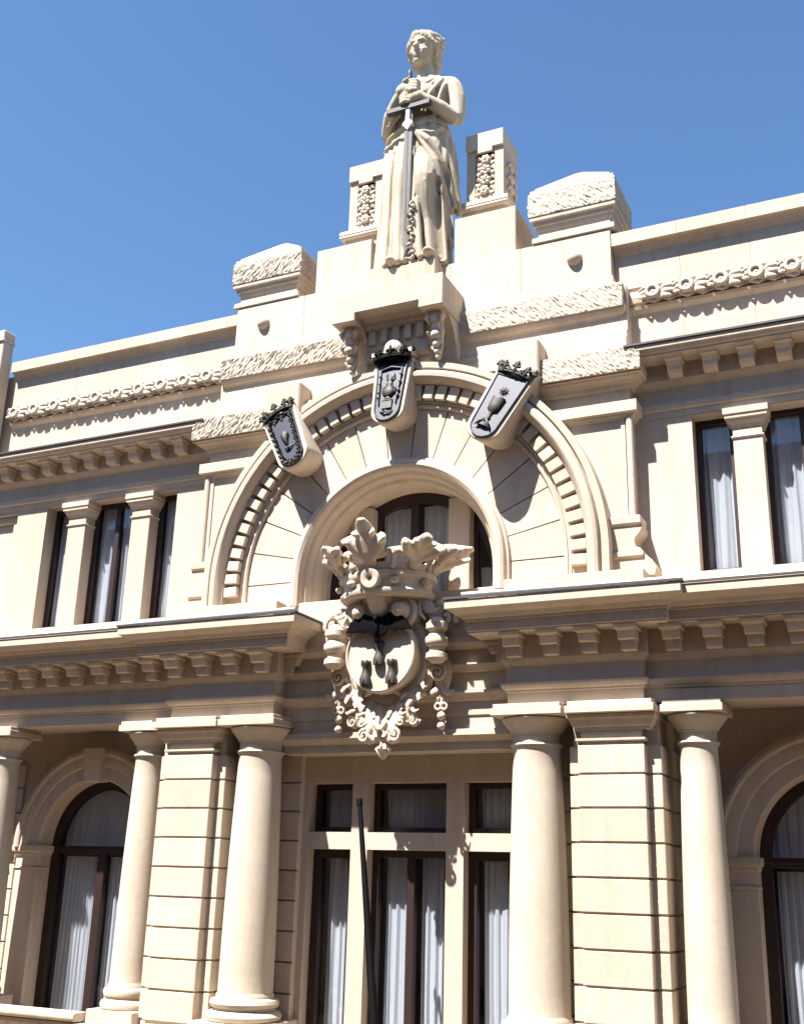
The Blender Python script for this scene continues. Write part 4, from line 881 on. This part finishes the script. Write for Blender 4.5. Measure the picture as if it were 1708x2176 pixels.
# ================================================================== BRONZE SHIELDS ON THE KEYSTONES
LAB = ('dark bronze shield with ornate leafy border, leftmost of the three on the arch', 'dark bronze shield with an urn-like emblem on the top keystone of the arch', 'dark bronze shield with chalice and star, rightmost of the three on the arch')
for i, (x, y, z, t) in enumerate(SH):
    M = frame_at((x, y, z), t)
    org = M @ Vector((0, -.03, .03))
    b = empty('bronze_shield', tuple(org), LAB[i], 'shield', 'crowned bronze shields on the arch')
    bp_ = lambda n, mb, m, **k: part(n, mb.xf(M), m, b, **k)
    o = u_outline(.180, .222, .905, r=.18)
    o = [(a, c+.04) for a, c in o]; zt = .945
    bp_('plate', MB().loops([[(a, .005, c) for a, c in o], [(a, -.018, c) for a, c in o]]), PLATE, bev=.004)
    rim = [(a*.985, -.022, c) for a, c in o]
    if i != 2: bp_('rim', MB().tube(rim+[rim[0]], .013, 6), BRONZE, smooth=True, ang=60)
    else: bp_('rim', MB().tube(rim+[rim[0]], .010, 6), BRONZE, smooth=True, ang=60)
    # crown
    m = MB(); P = []
    for k in range(17):
        a = PI*k/16; P.append((-.225*math.cos(a), -.015-.055*math.sin(a), zt+.025+.03*math.sin(a)))
    m.tube(P, .017, 6); m.tube([(p[0], p[1], p[2]+.035) for p in P], .012, 6)
    for k in range(5):
        a = PI*(.04+.92*k/4); px, py = -.235*math.cos(a), -.015-.058*math.sin(a); big = 1.15 if k == 2 else 1.
        m.tube([(px*.95, py, zt+.05), (px*1.04, py-.008, zt+.11*big), (px*1.10, py-.012, zt+.175*big)], [.022, .022, .024], 6)
        for q in (-1, 1):
            m.ell((px*1.05+q*.032, py-.008, zt+.125*big), (.034, .018, .024), 7, 5); m.ell((px*1.08+q*.022, py-.01, zt+.160*big), (.024, .014, .018), 7, 5)
    for k in range(4):
        a = PI*(.155+.23*k); px, py = -.23*math.cos(a), -.015-.056*math.sin(a); m.tube([(px, py, zt+.05), (px*1.03, py, zt+.095)], [.02, .012], 6); m.ell((px*1.03, py, zt+.105), .017, 7, 5)
    m.tube([(-.21, .0, zt+.015), (.21, .0, zt+.015)], .026, 6); m.tube([(-.22, -.02, zt+.05), (0, -.05, zt+.075), (.22, -.02, zt+.05)], .03, 6)
    if i == 1: m.xf(Matrix.Translation((0, 0, zt)) @ Matrix.Diagonal((1.12, 1.1, 1.0, 1)) @ Matrix.Translation((0, -.04, -zt)))
    bp_('crown', m, BLACK if i == 1 else CROWN, smooth=True, ang=50)
    m = MB(); yy = -.03
    if i == 2:      # chalice and star
        for k in range(8):
            a = 2*PI*k/8; m.tube([(0, yy, .73), (.062*math.sin(a), yy-.004, .73+.062*math.cos(a))], [.02, .004], 5)
        m.ell((0, yy-.008, .73), (.026, .018, .026), 8, 6)
        cp = [(.02, .18), (.085, .18), (.09, .20), (.07, .225), (.035, .25), (.022, .29), (.034, .315), (.022, .34), (.022, .38), (.04, .41), (.075, .43), (.085, .50), (.09, .59), (.093, .62), (.085, .625), (.02, .60)]
        m.loops([[(r*math.cos(2*PI*j/16), yy+.0+r*.45*math.sin(2*PI*j/16), c) for j in range(16)] for r, c in cp])
        for q in (-1, 1): m.tube([(q*.02, yy-.03, .27), (q*.06, yy-.04, .22), (q*.10, yy-.02, .17)], [.014, .018, .01], 6)
        bp_('chalice_and_star', m, BRIGHT, smooth=True, ang=40)
    elif i == 0:    # leafy border and heart-shaped drop
        n = len(o); per = []
        L_ = [Vector((a*.80, 0, c*.93+.03)) for a, c in o]+[Vector((o[0][0]*.80, 0, o[0][1]*.93+.03))]
        for a, c in zip(L_, L_[1:]):
            d = (c-a).length; k = max(1, int(d/.055))
            for j in range(k): per.append((a.lerp(c, j/k), (c-a).normalized()))
        for j, (p, d) in enumerate(per):
            nn = Vector((d.z, 0, -d.x)); q = 1 if j % 2 else -1
            m.tube([(p.x, yy, p.z), (p.x+d.x*.03+nn.x*q*.025, yy-.025, p.z+d.z*.03+nn.z*q*.025), (p.x+d.x*.05, yy-.012, p.z+d.z*.05)], [.012, .017, .006], 5)
            if j % 3 == 0: m.torus((p.x+nn.x*q*.012, yy-.008, p.z+nn.z*q*.012), .018, .007, 'y', 8, 5)
        bp_('leafy_border', m, BRIGHT, smooth=True, ang=50)
        m = MB(); m.ell((0, yy-.01, .56), (.065, .04, .065), 12, 8); m.tube([(0, yy-.01, .54), (-.01, yy-.012, .46), (0, yy-.004, .385)], [.055, .035, .006], 10)
        m.tube([(-.06, yy, .34), (.0, yy-.02, .31), (.08, yy, .33)], [.01, .018, .008], 6); m.ell((-.02, yy-.005, .30), (.04, .015, .02), 8, 6)
        bp_('heart_drop', m, BRIGHT, smooth=True, ang=50)
    else:           # urn with figure, framed by slim posts
        for q in (-1, 1):
            m.tube([(q*.125, yy, .28), (q*.145, yy-.01, .60), (q*.155, yy, .85)], .012, 6)
            for c in (.40, .48, .62, .74): m.ell((q*(.13+.03*c), yy-.01, c), (.022, .018, .03), 7, 5)
        m.tube([(-.15, yy, .84), (0, yy-.012, .875), (.15, yy, .84)], .014, 6)
        m.box(-.075, .075, yy-.02, yy+.02, .33, .345).box(-.07, .07, yy-.012, yy+.02, .21, .33)
        m.tube([(-.09, yy, .17), (-.03, yy-.015, .14), (0, yy-.02, .165), (.03, yy-.015, .14), (.09, yy, .17)], [.008, .016, .014, .016, .008], 6)
        bp_('emblem_frame', m, BRONZE, smooth=True, ang=40)
        m = MB(); cp = [(.02, .345), (.06, .35), (.04, .37), (.03, .39), (.06, .41), (.085, .45), (.085, .50), (.06, .54), (.04, .56), (.05, .58), (.045, .62), (.03, .65), (.035, .68), (.02, .72), (.005, .74)]
        m.loops([[(r*math.cos(2*PI*j/14), yy+r*.5*math.sin(2*PI*j/14), c) for j in range(14)] for r, c in cp])
        for q in (-1, 1): m.tube([(q*.05, yy-.01, .56), (q*.10, yy-.01, .53), (q*.085, yy-.01, .46)], .011, 6); m.tube([(q*.02, yy-.01, .66), (q*.06, yy-.015, .72), (q*.05, yy, .78)], [.012, .012, .006], 6)
        bp_('urn', m, BRIGHT, smooth=True, ang=40)

# ================================================================== FLAGPOLE AND LIGHT TUBES
fp = empty('flagpole', (.30, -1.30, -3.95), 'thin black flagpole leaning in front of the central window', 'flagpole')
top = Vector((-.232, -.80, -.35)); bot = Vector((.297, -1.30, -2.654)); d = bot-top; low = bot+d*.55
part('pole', MB().tube([top, top+d*.3, bot, low], [.027, .033, .051, .057], 14, ends=False), BLACK, fp, smooth=True, ang=50)
part('pole_cap', MB().tube([top-d.normalized()*.05, top+d.normalized()*.02], .036, 12, ends=False), BLACK, fp)
part('pole_socket', MB().tube([low-d.normalized()*.25, low+d.normalized()*.05], .085, 14, ends=False), BLACK, fp)
for s, lb in ((-1, 'grey metal light tube on the cornice left of the coat of arms'), (1, 'grey metal light tube on the cornice right of the coat of arms')):
    t = empty('light_tube', (s*2.44, -1.01, 1.95), lb, 'light tube', 'light tubes on the main cornice')
    part('tube', MB().tube([(s*1.14, -1.01, 2.035), (s*3.74, -1.01, 2.015)], .038, 14, ends=False), STEEL, t, smooth=True, ang=50)
    for x in (1.18, 1.45, 1.85, 2.3, 2.95, 3.5):
        part('bracket', MB().tube([(s*x, -1.01, 2.01), (s*x+.01, -1.03, 1.975), (s*x+.015, -1.08, 1.94)], .011, 6).box(s*x-.03, s*x+.03, -1.06, -.98, 1.925, 1.945), BLACK, t)
